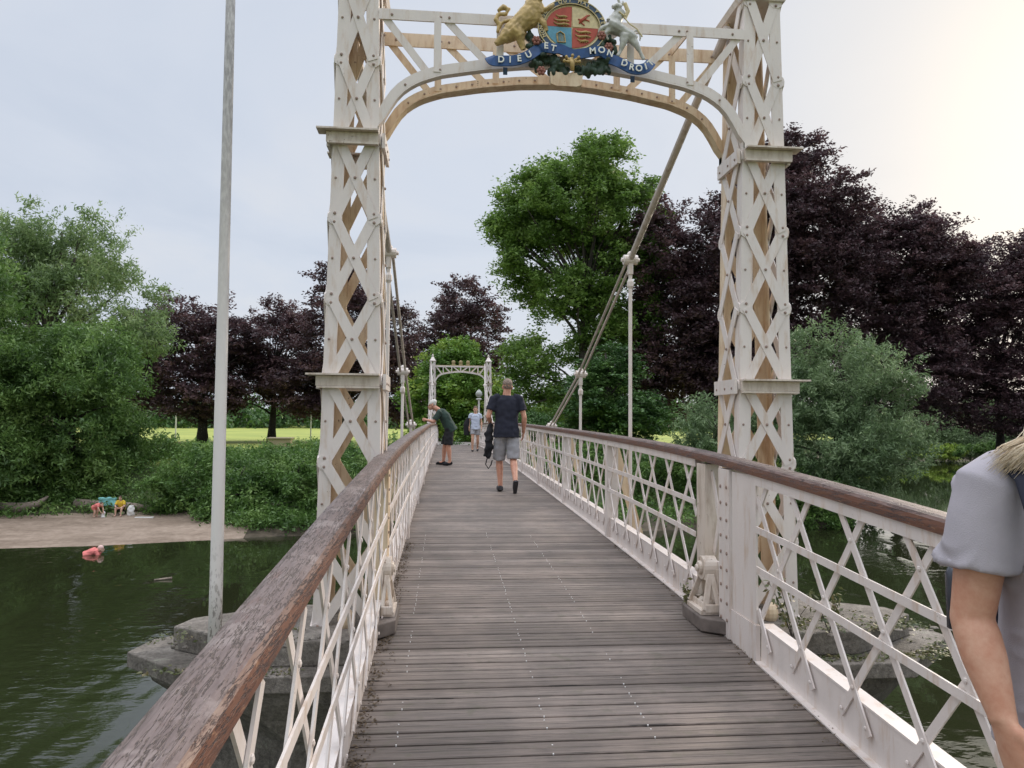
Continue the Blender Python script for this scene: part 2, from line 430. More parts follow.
# end posts and portal panels at the near towers
def handrail_piece(k, side, y0, y1, root):
    hw, hh = .064, .062; cx = k+side*.018
    prof = [(u*hw, v*hh/2) for (u, v) in ((-1,-.95),(-1,-.2),(-.93,.45),(-.78,.8),(-.5,.96),(0,1.0),(.5,.96),(.78,.8),(.93,.45),(1,-.2),(1,-.95))]
    b = MB(); b.loft([[(cx+u, y, dz(y)+DROP[side]+1.056+v) for u, v in prof] for y in (y0, (y0+y1)/2, y1)]); return b.build('handrail', RAILWOOD, root)
e = empty('railing_end_panel', (KR, 4.2, dz(4.2)), 'solid white panel and riveted posts joining the right railings at the near tower', 'railing panel', 'railing end panels')
handrail_piece(KR, 1, 3.982, 4.968, e)
b = MB(); b.box((KR-.030, 3.984, dz(4.1)+.2), (KR-.018, 4.32, dz(4.1)+1.02)); b.box((KR-.036, 3.982, dz(4.1)-.03), (KR-.010, 4.50, dz(4.1)+.196))
b.build('solid_plate', PAINT, e)
b = MB()
b.box((KR-.045, 4.335, dz(4.3)), (KR+.06, 4.50, dz(4.3)+1.02))
for i in range(9):
    z = dz(4.1)+.12+i*.10; b.ball((KR-.047, 4.37, z), (.006,.012,.012), 1, 7, 4); b.ball((KR-.047, 4.465, z), (.006,.012,.012), 1, 7, 4)
b.build('riveted_post', [PAINT, BOLT], e)
b = MB()
b.box((KR-.045, 4.74, dz(4.8)+.0), (KR+.05, 4.90, dz(4.5)+1.02)); b.build('corner_post', LEDGE, e)
b = MB()
b.box((KR-.015, 4.502, dz(4.6)), (KR-.005, 4.738, dz(4.3)+.42))
b.bar((KR+.0, 4.51, dz(4.3)+.45), (KR+.0, 4.73, dz(4.3)+.98), .045, .008, (1,0,0))
b.bar((KR+.012, 4.73, dz(4.3)+.45), (KR+.012, 4.51, dz(4.3)+.98), .045, .008, (1,0,0))
b.build('cross_bracing', PAINT, e)
e = empty('railing_end_panel', (KL, 4.5, dz(4.5)), 'cream post with rivets joining the left railings beside the near tower', 'railing panel', 'railing end panels')
handrail_piece(KL, -1, 4.702, 4.918, e)
b = MB(); b.box((KL-.05, 4.73, dz(4.8)), (KL+.035, 4.89, dz(4.8)+.99))
for i in range(8): b.ball((KL+.037, 4.77, dz(4.8)+.3+i*.09), (.006,.010,.010), 1, 7, 4)
b.build('riveted_post', [CREAM, BOLT], e)

def bracket(k, side, y, label):
    root = empty('cast_iron_bracket', (k, y, dz(y)), label, 'bracket', 'cast iron brackets at the near towers')
    z = dz(y)
    b = MB(); x0 = k-side*.012; xi = k-side*.15
    b.add([(xi-side*.02, y-.16, z), (xi-side*.02, y+.20, z), (k, y+.24, z), (k, y-.28, z),
           (xi-side*.02, y-.16, z+.085), (xi-side*.02, y+.20, z+.085), (k, y+.24, z+.085), (k, y-.28, z+.085)],
          [(0,1,2,3),(4,7,6,5),(0,4,5,1),(1,5,6,2),(2,6,7,3),(3,7,4,0)])
    b.build('timber_block', BLOCKWOOD, root, bevel=.008)
    b = MB(); z += .086
    b.box((min(xi, x0), y-.11, z), (max(xi, x0), y+.16, z+.03))
    for (ya, yb) in ((y-.11, y-.045), (y+.16, y+.085)):
        b.bar((k-side*.125, ya+.01*0, z+.03), (k-side*.07, yb, z+.24), .035, .02, (0,1,0))
        b.bar((k-side*.03, ya, z+.03), (k-side*.06, yb, z+.24), .035, .02, (0,1,0))
        b.bar((k-side*.125, ya, z+.04), (k-side*.02, ya, z+.04), .05, .018, (0,1,0))
    b.box((min(k-side*.118,k-side*.106), y-.10, z+.03), (max(k-side*.118,k-side*.106), y+.15, z+.065))
    b.box((min(k-side*.03,k-side*.012), y-.06, z+.03), (max(k-side*.03,k-side*.012), y+.11, z+.27))
    # boss: half drum with pin
    b.tube([(k-side*.015, y+.02, z+.27), (k-side*.105, y+.02, z+.27)], .075, 20)
    b.box((min(k-side*.02,k-side*.10), y-.05, z+.20), (max(k-side*.02,k-side*.10), y+.09, z+.27))
    b.tube([(k-side*.105, y+.02, z+.27), (k-side*.124, y+.02, z+.27)], [.046, .040], 16)
    b.tube([(k-side*.125, y+.02, z+.27), (k-side*.14, y+.02, z+.27)], [.024, .020], 12)
    b.ball((k-side*.07, y-.02, z+.05), (.035,.03,.03)); b.ball((k-side*.08, y+.06, z+.05), (.03,.03,.03))
    b.build('bearing_casting', LEDGE, root, bevel=.004)
    if side < 0: root.scale = (.62, 1, 1)
    return root
bracket(KR, 1, 4.64, 'cream cast iron bearing bracket on a timber block at the right tower')
bracket(KL, -1, 4.70, 'cream cast iron bearing bracket at the foot of the left post')

# towers -----------------------------------------------------------
Z1, Z2, ZT = .27, 1.945, 3.10              # ledge levels above eye height, top of the lattice
DEP = .40
def tower(cx, side, yf, label, near=True):
    """side: +1 when the walkway lies towards -x. yf: face nearer the camera"""
    root = empty('lattice_tower', (cx, yf+DEP/2, dz(yf)-.2), label, 'bridge tower', 'lattice towers of the bridge')
    def hw(z): return .192 - .0207*(z-.27)
    zb = -1.55
    yc = yf+DEP/2
    def corner(sx, sy, z): return Vector((cx+sx*hw(z), yc+sy*DEP/2, CZ+z))
    nodes = [Z1+.558*i for i in range(-3, 6)]
    nodes[-1] = ZT
    faces = [('front', (-1,-1), (1,-1), (0,-1,0)), ('back', (-1,1), (1,1), (0,1,0)), ('sideL', (-1,-1), (-1,1), (-1,0,0)), ('sideR', (1,-1), (1,1), (1,0,0))]
    # corner angles
    for sx in (-1, 1):
        for sy in (-1, 1):
            b = MB()
            for z0, z1 in ((zb, Z1), (Z1, Z2), (Z2, ZT)):
                p, q = corner(sx, sy, z0), corner(sx, sy, z1)
                o = Vector((-sx*.042, 0, 0)); b.bar(p+o, q+o, .085, .010, (0,1,0), 0)
                o = Vector((-sx*.004, -sy*.047, 0)); b.bar(p+o, q+o, .085, .010, (1,0,0), 0)
            if near:
                for zn in nodes:
                    for s_ in (-.03, .03):
                        c = corner(sx, sy, zn+s_); b.ball((c.x-sx*.035, c.y+sy*.018, c.z), (.011,.007,.011), 1, 7, 4)
                        b.ball((c.x+sx*.008, c.y-sy*.04, c.z), (.007,.011,.011), 1, 7, 4)
                for za, zc in zip(nodes, nodes[1:]):
                    c = corner(sx, sy, (za+zc)/2); b.ball((c.x-sx*.03, c.y+sy*.007, c.z), (.009,.006,.009), 1, 7, 4)
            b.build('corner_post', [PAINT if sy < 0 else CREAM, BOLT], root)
    for nm, A, B_, n in faces:
        b = MB(); n = Vector(n)
        lit_stained = nm == 'back' or (nm == 'sideL' and side > 0 and False) 
        allz = [zb] + nodes
        for za, zc in zip(nodes, nodes[1:]):
            i = Vector((0,0,0))
            A0, A1 = corner(*A, za), corner(*A, zc); B0, B1 = corner(*B_, za), corner(*B_, zc)
            inn = (B0-A0).normalized()*.04
            for P, Q, off in ((A0+inn, B1-inn, .009), (B0-inn, A1+inn, .016)):
                b.bar(P+n*off, Q+n*off, .068, .007, n)
            if near:
                m = (A0+B0+A1+B1)/4; m2 = m+n*.022
                b.ball(m2, (.011,)*3, 1, 7, 4)
        for zn in nodes:                               # rounded gusset lobes where the bars land
            for K, s_ in ((A, 1), (B_, -1)):
                c = corner(*K, zn) + n*.004
                d = (corner(*B_, zn)-corner(*A, zn)).normalized()*s_*.035
                b.tube([c+d-n*.001, c+d+n*.010], .05, 10)
        b.build('lattice_face', [CREAM if lit_stained else PAINT, BOLT], root)
    # ledges: moulded cornice strips on the faces along the span
    for z in (Z1, Z2):
        for sy in (-1, 1):
            b = MB(); w = hw(z)
            out = -1 if side < 0 else 1                 # the ledge runs past the outer corner
            xa, xb = (cx-w-.10, cx+w) if out < 0 else (cx-w, cx+w+.10)
            yy = yc+sy*DEP/2
            def bx(x0_, x1_, d0, d1, za, zc_): 
                ys_ = sorted((yy+sy*d0, yy+sy*d1)); b.box((x0_, ys_[0], CZ+za), (x1_, ys_[1], CZ+zc_))
            bx(xa, xb, -.02, .10, z+.030, z+.042)
            bx(xa+(.06 if out<0 else 0), xb-(.06 if out>0 else 0), .022, .050, z-.040, z+.028)
            bx(xa+(.07 if out<0 else 0), xb-(.07 if out>0 else 0), .026, .066, z-.056, z-.042)
            b.build('ledge', LEDGE, root)
        w = hw(z)
        for sx in (-1, 1):
            b = MB(); x = cx+sx*(w+.02); b.box((min(x, x+sx*.022), yf-.01, CZ+z-.06), (max(x, x+sx*.022), yf+DEP*.96, CZ+z+.045))
            for yy in (yf+.04, yf+.17, yf+.33): b.ball((x+sx*.024, yy, CZ+z-.02), (.006,.01,.01), 1, 7, 4)
            b.build('side_band', [PAINT, BOLT], root)
    # base
    b = MB(); b.box((cx-.27, yf-.06, dz(yf)-.36), (cx+.27, yf+DEP+.06, dz(yf)-.20)); 
    b.ball((cx+side*.0, yf-.05, dz(yf)-.05), (.055,.05,.075), 0)
    b.build('footing', CREAM, root, bevel=.01)
    # pointed cap and finial
    b = MB(); w = hw(ZT)+.03
    def sq(w_, d_, z): return [(cx-w_, yc-d_, CZ+z), (cx+w_, yc-d_, CZ+z), (cx+w_, yc+d_, CZ+z), (cx-w_, yc+d_, CZ+z)]
    b.loft([sq(w, DEP/2+.03, ZT), sq(w+.02, DEP/2+.05, ZT+.04), sq(w-.03, DEP/2-.03, ZT+.07), sq(.05, .05, ZT+.25)])
    b.tube([(cx,yc,CZ+ZT+.25),(cx,yc,CZ+ZT+.29)], [.03,.03], 8)
    b.ball((cx, yc, CZ+ZT+.32), .055); b.tube([(cx,yc,CZ+ZT+.36),(cx,yc,CZ+ZT+.44)], [.022,.003], 8)
    b.build('finial', PAINT, root)
    return root
TXL, TXR = -.632, 2.293
YF = 5.08
YB = 2*MID-YF-DEP
TL = tower(TXL, -1, YF, 'tall pinkish white lattice tower left of the walkway at the near end')
TR = tower(TXR, 1, YF, 'tall pinkish white lattice tower right of the walkway at the near end')
TLf = tower(TXL, -1, YB, 'far lattice tower with pointed finial, left of the distant portal', False)
TRf = tower(TXR, 1, YB, 'far lattice tower with pointed finial, right of the distant portal', False)
# portal trusses ---------------------------------------------------
_ax = [-.49,-.45,-.42,-.39,-.33,-.26,-.19,-.05,.24,.55,.83]; _az = [2.03,2.08,2.14,2.20,2.285,2.34,2.38,2.43,2.485,2.525,2.54]
_ax += [1.66-a for a in _ax[:-1][::-1]]; _az += _az[:-1][::-1]
def archz(x): 
    return sum(float(np.interp(x+d, _ax, _az)) for d in (-.03,-.015,0,.015,.03))/5
def portal(yf, label, near):
    root = empty('portal_arch', (.83, yf+DEP/2, CZ+2.1), label, 'portal arch', 'arched portal beams')
    for j, y in enumerate((yf-.012, yf+DEP+.012)):
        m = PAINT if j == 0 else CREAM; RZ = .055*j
        xl, xr = -.49, 2.15
        ct = CZ+2.835+RZ*.8; th = .068 if j == 0 else .095
        b = MB(); b.bar((xl, y, ct), (xr, y, ct), th, .012, (0,1,0))
        b.bar((xl, y+.03, ct+th/2+.004), (xr, y+.03, ct+th/2+.004), .008, .07, (0,1,0))
        for x in (-.4,-.06,.0,.5,1.2,1.66,1.72,2.06): b.ball((x, y-.009, ct), (.010,.006,.010), 1, 7, 4)
        b.build('top_chord', [m, BOLT], root)
        b = MB(); sm = [(-.485, 1.99)]
        for i in range(61):
            t = i/60; x = -.485+2.63*(t if .12 < t < .88 else t); sm.append((x, archz(x)))
        sm.append((2.145, 1.99)); hgt = .062; secs = []
        for i, (x, z) in enumerate(sm):
            (x0_, z0_), (x1_, z1_) = sm[max(0, i-2)], sm[min(len(sm)-1, i+2)]
            d = Vector((x1_-x0_, z1_-z0_)).normalized(); nn = Vector((-d.y, d.x)); 
            secs.append((Vector((x, z+RZ)), Vector((x, z+RZ))+nn*hgt))
        fr = .006
        b.loft([[(a_.x, y-fr, CZ+a_.y), (c_.x, y-fr, CZ+c_.y), (c_.x, y+fr, CZ+c_.y), (a_.x, y+fr, CZ+a_.y)] for a_, c_ in secs])
        d0, d1 = (-.006, .05) if j == 0 else (-.030, .07)
        b.loft([[(a_.x, y+d0, CZ+a_.y-.012), (a_.x, y+d1, CZ+a_.y-.012), (a_.x, y+d1, CZ+a_.y-.001), (a_.x, y+d0, CZ+a_.y-.001)] for a_, c_ in secs], 0)
        if near:
            for x in ((-.3,-.06,.3,1.36,1.72,1.96) if j == 0 else [-.3+.12*q for q in range(20)]): b.ball((x, y-.010, CZ+archz(x)+RZ+.03), (.009,.006,.009), 1, 7, 4)
        b.build('arched_chord', [m, BOLT], root)
        b = MB()
        def zc(x): return CZ+archz(x)+RZ+.03
        for x in (-.08, .36, .83, 1.30, 1.74):
            b.bar((x, y-.009, ct), (x, y-.009, zc(x)-.01), .05, .006, (0,1,0))
        for xa, xb in ((-.46,-.14), (-.03,.28), (.42,.78)):
            b.bar((xa, y+.009, ct), (xb, y+.009, zc(xb)), .052, .006, (0,1,0))
            b.bar((1.66-xa, y+.009, ct), (1.66-xb, y+.009, zc(1.66-xb)), .052, .006, (0,1,0))
        b.build('web_bars', m, root)
    for x in (-.08, .83, 1.74):
        b = MB(); b.bar((x, yf, CZ+2.85), (x, yf+DEP, CZ+2.90), .05, .01, (1,0,0))
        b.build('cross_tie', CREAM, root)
    if not near:
        b = MB()
        for x in (.45, .83, 1.21):
            b.box((x-.09, yf+.02, CZ+2.90), (x+.09, yf+.08, CZ+3.0)); b.ball((x, yf+.05, CZ+3.07), (.10,.05,.10))
        b.build('cresting', simple('dull_gold_paint', (.35, .27, .13), .5), root)
    return root
P1 = portal(YF, 'near portal beam with openwork truss and shallow arch carrying the coat of arms', True)
P2 = portal(YB, 'distant white portal beam at the far end of the walkway', False)

# suspension chains and hangers -----------------------------------
CHX = {-1: -.60, 1: 1.99}
half = [(YF+DEP*.5, 3.00), (7.75, 1.76), (10.65, .70), (13.55, -.08), (16.45, -.55), (19.35, -.80)]
nodes_c = half + [(MID, -.88)] + [(2*MID-y, z) for y, z in half[::-1]]
CHAINM = paint_mat('dull_chain_paint', (.58, .53, .49), (.30, .24, .18), .12, .02)
for s in (-1, 1):
    root = empty('suspension_chain', (CHX[s], YF+.2, CZ+3), ('left' if s < 0 else 'right')+' suspension chain of painted iron rods sweeping down from the near tower', 'suspension chain', 'suspension chains')
    for i, ((y0, z0), (y1, z1)) in enumerate(zip(nodes_c, nodes_c[1:])):
        x0 = CHX[s] + (.12*s if i == 0 else 0); x1 = CHX[s] + (.12*s if i == len(nodes_c)-2 else 0)
        b = MB()
        if i in (0, len(nodes_c)-2): b.tube([(x0, y0, CZ+z0), (x1, y1, CZ+z1)], .034, 10)
        else:
            for o in (-.035, .035): b.tube([(x0+o, y0, CZ+z0+o*.3), (x1+o, y1, CZ+z1+o*.3)], .017, 8)
        b.build('link_rods', CHAINM, root)
    for (y, z) in nodes_c[1:-1]:
        b = MB(); b.tube([(CHX[s]-.075, y, CZ+z), (CHX[s]+.075, y, CZ+z)], .055, 12); b.tube([(CHX[s]-.10, y, CZ+z), (CHX[s]+.10, y, CZ+z)], .022, 8)
        b.box((CHX[s]-.025, y-.03, CZ+z-.16), (CHX[s]+.025, y+.03, CZ+z))
        b.ball((CHX[s], y, CZ+z+.06), .035)
        b.build('pin_joint', PAINT, root)
        if z > -.4:
            b = MB(); zb = dz(y)-.2; zt = CZ+z-.12
            b.tube([(CHX[s], y, zt), (CHX[s], y, zb)], .020, 8)
            zk = zt-.12 if zt-zb > .6 else zt
            b.tube([(CHX[s], y, zk+.03), (CHX[s], y, zk), (CHX[s], y, zk-.05), (CHX[s], y, zk-.08)], [.02,.036,.036,.02], 10)
            b.build('hanger_rod', PAINT, root)
# backstays behind the near towers run down to the near bank

# ------------------------------------------------------------------ coat of arms
GOLD = simple('aged_gold_paint', (.45,.32,.13), .5, .15, .3, 25, .002)
PALEGOLD = simple('cream_gold_paint', (.62, .52, .30), .5, 0, .15, 40)
SILVER = simple('grey_white_unicorn_paint', (.50, .50, .47), .5, 0, .18, 25, .002)
REDP = simple('heraldic_red_paint', (.42, .07, .04), .5, 0, .15, 30)
BLUEP = simple('heraldic_blue_paint', (.012,.065,.20), .45, 0, .25, 25)
LBLUE = simple('light_blue_paint', (.10, .30, .42), .5, 0, .15, 30)
DGREEN = simple('dark_green_paint', (.03, .055, .035), .6, 0, .4, 30)
LETTER = simple('white_letter_paint', (.80, .80, .74), .5, 0, .05)
NAVY = simple('dark_garter_paint', (.035, .07, .13), .5, 0, .2, 30)
AY = YF-.05
def ap(cx, cy, w=0.):                       # arms plane: photo-crop units to metres, w towards the walkway user
    return Vector((.86+(cx-510)/690, AY-w, CZ+2.355+(400-cy)/690))
arms = empty('coat_of_arms', (.86, AY, CZ+2.45), 'painted royal arms with gold lion, grey unicorn and blue motto ribbon on the near arch', 'coat of arms')
def ax(mb, pts, rad, seg=10, flat=.8):
    mb.tube([ap(x, y, w) for x, y, w in pts], [(r/690, r/690*flat) for r in rad], seg, side=None)
# lion
b = MB()
ax(b, [(178,185,.03),(215,150,.035),(255,110,.04),(300,70,.045),(325,40,.045)], [28,46,48,58,52])
ax(b, [(325,60,.045),(322,20,.05),(318,-12,.055)], [50,52,36])                 # mane and neck
b.ball(ap(322,-18,.07), (.05,.045,.05)); b.ball(ap(345,-12,.085), (.026,.03,.022)); b.ball(ap(352,-2,.085), (.016,.018,.012))
for sx in (300, 345): b.ball(ap(sx,-48,.06), (.014,.012,.018))
ax(b, [(345,75,.05),(372,105,.06),(385,140,.05)], [20,16,12]); ax(b, [(345,45,.05),(395,30,.06),(420,5,.05)], [20,15,12])
ax(b, [(200,160,.05),(175,190,.05),(150,205,.04),(138,215,.04)], [36,26,17,12])
ax(b, [(225,140,.06),(258,175,.06),(262,205,.05),(275,238,.05)], [40,29,18,13])
ax(b, [(150,150,.02),(160,110,.02),(140,85,.02),(150,60,.02),(190,52,.02),(205,30,.02),(175,20,.02),(148,40,.02)], [9,12,13,11,10,12,16,7])
ax(b, [(170,100,.02),(200,85,.02),(225,75,.02)], [10,9,5])
def wav(co, no, amp=.0022, sc=70.):
    d = np.array([noise.noise(Vector(c)*sc) for c in co]); return co + no*(d*amp)[:,None]
fused(b, 'lion', GOLD, arms, .0055, 2, .4, lambda c, n: wav(c, n, .004, 45))
# unicorn
b = MB()
ax(b, [(830,150,.03),(800,140,.04),(765,120,.045),(720,100,.05),(690,85,.05)], [24,36,32,42,34])
ax(b, [(710,85,.05),(735,45,.055),(752,15,.06)], [40,30,24])
ax(b, [(745,5,.06),(725,0,.07),(705,10,.075)], [24,18,12])
ax(b, [(745,-15,.06),(728,-50,.07),(715,-95,.075)], [7,5,2])
b.ball(ap(760,-20,.06), (.01,.008,.022))
ax(b, [(690,95,.05),(655,110,.055),(640,135,.05)], [20,13,8]); ax(b, [(700,110,.06),(672,140,.06),(690,165,.05)], [18,11,8])
ax(b, [(805,150,.05),(830,185,.05),(850,215,.045),(868,250,.04)], [26,16,9,10])
ax(b, [(770,140,.06),(760,185,.06),(750,215,.05),(735,245,.05)], [28,17,9,10])
ax(b, [(810,115,.02),(835,95,.02),(858,118,.02),(850,150,.02)], [6,7,8,4])
fused(b, 'unicorn', SILVER, arms, .0055, 2, .4, lambda c, n: wav(c, n, .003, 45))
b = MB()
ax(b, [(768,-20,.065),(785,20,.06),(770,60,.06)], [10,12,8])
ax(b, [(760,50,.07),(790,85,.07),(830,105,.06),(860,140,.05)], [4,4,4,4]); ax(b, [(735,35,.09),(760,50,.08),(775,40,.06)], [5,6,5])
fused(b, 'mane_and_chain', PALEGOLD, arms, .004, 1)
# shield: oval with raised garter
def oval(rx, ry, n=40, a0=0, a1=2*pi): return [(510+rx*cos(a0+(a1-a0)*i/n), 112-ry*sin(a0+(a1-a0)*i/n)) for i in range(n+1)]
def plate(name, pts, w0, w1, m):
    b = MB(); n = len(pts)
    b.loft([[ap(x, y, w0) for x, y in pts], [ap(x, y, w1) for x, y in pts]]); return b.build(name, m, arms)
plate('shield_back', oval(138,112)[:-1], .0, .045, PALEGOLD)
for nm, a0, m in (('red_quarter', pi/2, REDP), ('gold_quarter', 0, PALEGOLD), ('blue_quarter', pi, LBLUE), ('red_quarter', 1.5*pi, REDP)):
    q = oval(128,102, 12, a0, a0+pi/2); cx_, cy_ = {0:(513,109), 1:(507,109), 2:(507,115), 3:(513,115)}[int(round(a0/(pi/2)))]
    q = [(x+(3 if cx_>510 else -3)*0, y) for x, y in q]
    plate(nm, [(cx_,cy_)]+q, .046, .050, m)
b = MB()
for cy_ in (70, 90): pass
for (x0, ys_) in ((462, (62, 82, 100)), (568, (134, 156, 178))):
    for yy in ys_:
        hwid = 34 if yy not in (62, 178) else 24
        b.tube([ap(x0-hwid, yy-2, .052), ap(x0-hwid*.4, yy+3, .056), ap(x0+hwid*.3, yy-1, .056), ap(x0+hwid, yy+1, .052)], [.004,.008,.007,.005], 6)
        for q in (-.6,-.2,.3,.7): b.tube([ap(x0+hwid*q, yy, .054), ap(x0+hwid*q-4, yy+9, .053)], [.003,.003], 5)
        b.tube([ap(x0-hwid, yy-2, .053), ap(x0-hwid-6, yy-9, .053)], [.004,.005], 5)
b.build('gold_lions', GOLD, arms)
b = MB(); b.tube([ap(545,92,.052), ap(555,78,.056), ap(572,66,.056), ap(585,50,.052)], [.006,.011,.01,.006], 6)
for p in (((560,78),(540,70)),((572,70),(596,78)),((555,88),(572,100)),((585,52),(598,48))): b.tube([ap(*p[0],.053), ap(*p[1],.053)], [.005,.004], 5)
b.build('red_lion', REDP, arms)
b = MB(); b.tube([ap(440,190,.054), ap(435,150,.056), ap(452,138,.056), ap(472,150,.054), ap(478,190,.054), ap(440,190,.054)], .005, 6)
for q in (446,454,462,470): b.tube([ap(q,186,.053), ap(q,150,.053)], .0018, 4)
b.build('harp', GOLD, arms)
# garter ring
b = MB(); o_, i_ = oval(166,138, 64), oval(139,115, 64)
for k in range(64):
    (a, c), (d, e_) = (o_[k], o_[k+1]), (i_[k], i_[k+1])
    b.add([ap(*a,.03), ap(*c,.03), ap(*e_,.03), ap(*d,.03), ap(*a,.058), ap(*c,.058), ap(*e_,.058), ap(*d,.058)], [(0,1,2,3),(4,7,6,5),(0,4,5,1),(3,2,6,7)])
garter = b.build('garter', NAVY, arms)
b = MB()
for rx, ry in ((166,138), (139,115)): b.tube([ap(x, y, .058) for x, y in oval(rx, ry, 64)], .0045, 5)
b.build('garter_rims', PALEGOLD, arms)
def letters(txt, spots, size, m, name, w, par):   # spots: (cx, cy, tilt) in arms units
    for ch, (cx_, cy_, tilt) in zip(txt, spots):
        if ch == ' ': continue
        vs, fs = [], []
        cu = bpy.data.curves.new('t', 'FONT'); cu.body = ch; cu.size = size; cu.extrude = .004; cu.align_x = 'CENTER'; cu.align_y = 'CENTER'; cu.offset = size*.02
        o = bpy.data.objects.new('t', cu); C.objects.link(o); bpy.context.view_layer.update()
        me = bpy.data.meshes.new_from_object(o.evaluated_get(bpy.context.evaluated_depsgraph_get()))
        R = Matrix.Translation(ap(cx_, cy_, w)) @ Matrix.Rotation(tilt, 4, 'Y') @ Matrix.Rotation(pi/2, 4, 'X')
        k = len(vs); vs += [tuple(R @ v.co) for v in me.vertices]; fs += [tuple(i+k for i in p.vertices) for p in me.polygons]
        bpy.data.objects.remove(o); bpy.data.curves.remove(cu)
        me = bpy.data.meshes.new(name); me.from_pydata(vs, [], fs); me.materials.append(m)
        o = bpy.data.objects.new(name, me); C.objects.link(o); o.parent = par
# motto ribbon
def ribbon(pts, h, name='motto_ribbon', folds=True):
    b = MB()
    n = 28; P = []
    for i in range(n+1):
        t = i/n*(len(pts)-1); k = min(int(t), len(pts)-2); f = t-k
        p0, p1, p2, p3 = pts[max(0,k-1)], pts[k], pts[k+1], pts[min(len(pts)-1,k+2)]
        P.append([.5*((2*p1[j])+(-p0[j]+p2[j])*f+(2*p0[j]-5*p1[j]+4*p2[j]-p3[j])*f*f+(-p0[j]+3*p1[j]-3*p2[j]+p3[j])*f**3) for j in range(3)])
    secs = []
    for i, (x, y, w) in enumerate(P):
        a, c = P[max(0,i-1)], P[min(n,i+1)]; d = Vector((c[0]-a[0], c[1]-a[1])).normalized(); nx, ny = d.y, -d.x
        if ny > 0: nx, ny = -nx, -ny
        ca, cb = ap(x+nx*h, y+ny*h, w), ap(x-nx*h, y-ny*h, w); e_ = Vector((0,.012,0))
        secs.append([ca, cb, cb+e_, ca+e_])
    b.loft(secs); return b.build(name, BLUEP, arms)
rb1 = ribbon([(112,275,.04),(128,300,.06),(180,304,.075),(235,298,.075),(290,276,.075),(335,240,.06),(360,225,.05)], 25)
rb2 = ribbon([(352,240,.045),(375,226,.07),(415,235,.085),(450,232,.08),(510,252,.075),(560,248,.08),(605,240,.085),(650,234,.08),(705,255,.06)], 24)
rb3 = ribbon([(690,255,.05),(730,275,.07),(765,292,.075),(800,310,.08),(835,313,.08),(870,302,.075),(892,280,.06),(903,262,.05)], 25)
letters('DIEU', [(165,303,0),(208,302,0),(252,293,-.1),(297,272,-.5)], .062, LETTER, 'motto_letter', .082, rb1)
letters('ET', [(380,228,0),(415,238,.2)], .062, LETTER, 'motto_letter', .094, rb2)
letters('MON', [(606,241,-.1),(650,234,0),(692,248,.3)], .062, LETTER, 'motto_letter', .094, rb2)
letters('DROIT', [(762,292,.3),(798,310,.2),(834,314,0),(868,303,-.3),(892,283,-.8)], .062, LETTER, 'motto_letter', .092, rb3)
gt = 'HONI SOIT QUI MAL Y PENSE'; sp = []
for i, ch in enumerate(gt):
    a = radians(205 - i*(230/len(gt))); sp.append((510+152.5*cos(a), 112-126.5*sin(a), -(a-pi/2)))
letters(gt, sp, .034, PALEGOLD, 'garter_letter', .062, garter)
# foliage, roses, boss and bracket plate below the shield
b = MB(); r2 = random.Random(4)
for cx_, cy_, sx, sy, n in ((375,290,65,40,26), (640,290,60,36,24), (335,180,38,40,10), (690,185,38,36,10), (440,320,50,24,12), (580,320,50,24,12)):
    for _ in range(n): b.ball(ap(cx_+r2.uniform(-1,1)*sx, cy_+r2.uniform(-1,1)*sy, r2.uniform(.01,.05)), tuple(r2.uniform(.014,.034) for _ in range(3)), 0, 7, 5)
fused(b, 'foliage', DGREEN, arms, .006, 1)
ROSE = simple('faded_rose_paint', (.30,.12,.09), .6)
for cx_, cy_ in ((335,192),(690,205),(360,340),(655,150)):
    b = MB()
    for k in range(6): b.ball(ap(cx_+14*cos(k*pi/3), cy_+14*sin(k*pi/3), .062), .014, 0, 7, 5)
    b.ball(ap(cx_, cy_, .072), .012, 0, 7, 5); b.build('rose', ROSE, arms, True)
b = MB(); b.tube([ap(512,332,.06), ap(510,300,.07), ap(500,272,.07)], [.012,.02,.012], 8)
for x, y in ((480,270),(540,270),(510,262),(470,290),(545,290)): b.tube([ap(508,292,.07), ap(x,y,.075)], [.014,.006], 7); b.ball(ap(x,y,.078), .012, 0, 7, 5)
b.build('thistle_boss', GOLD, arms, True)
b = MB(); b.loft([[ap(x,y,w) for x,y in ((405,338),(565,338),(560,395),(535,405),(435,405),(408,395))] for w in (.0,.05)])
for x in (180,200): pass
b.build('fixing_plate', CREAM, arms)
for x0,y0,x1,y1 in ((190,310,190,345),(820,320,820,350)): 
    b = MB(); b.bar(ap(x0,y0,-.008), ap(x1,y1,-.008), .03, .008, (0,1,0)); b.build('support_strap', NAVY, arms)
# crown and helm above the shield (above the picture's edge)
b = MB(); b.ball(ap(510,-60,.03), (.075,.05,.06)); b.tube([ap(430,-25,.03), ap(470,-40,.045), ap(550,-40,.045), ap(590,-25,.03)], .02, 8)
b.tube([ap(450,-85,.03), ap(510,-92,.05), ap(570,-85,.03)], .018, 8)
for k in (-1,0,1): b.tube([ap(510+k*55,-95,.03), ap(510+k*62,-135,.035), ap(510,-165,.035)], .010, 7)
b.ball(ap(510,-175,.035), .018)
fused(b, 'crown', GOLD, arms, .006, 2)

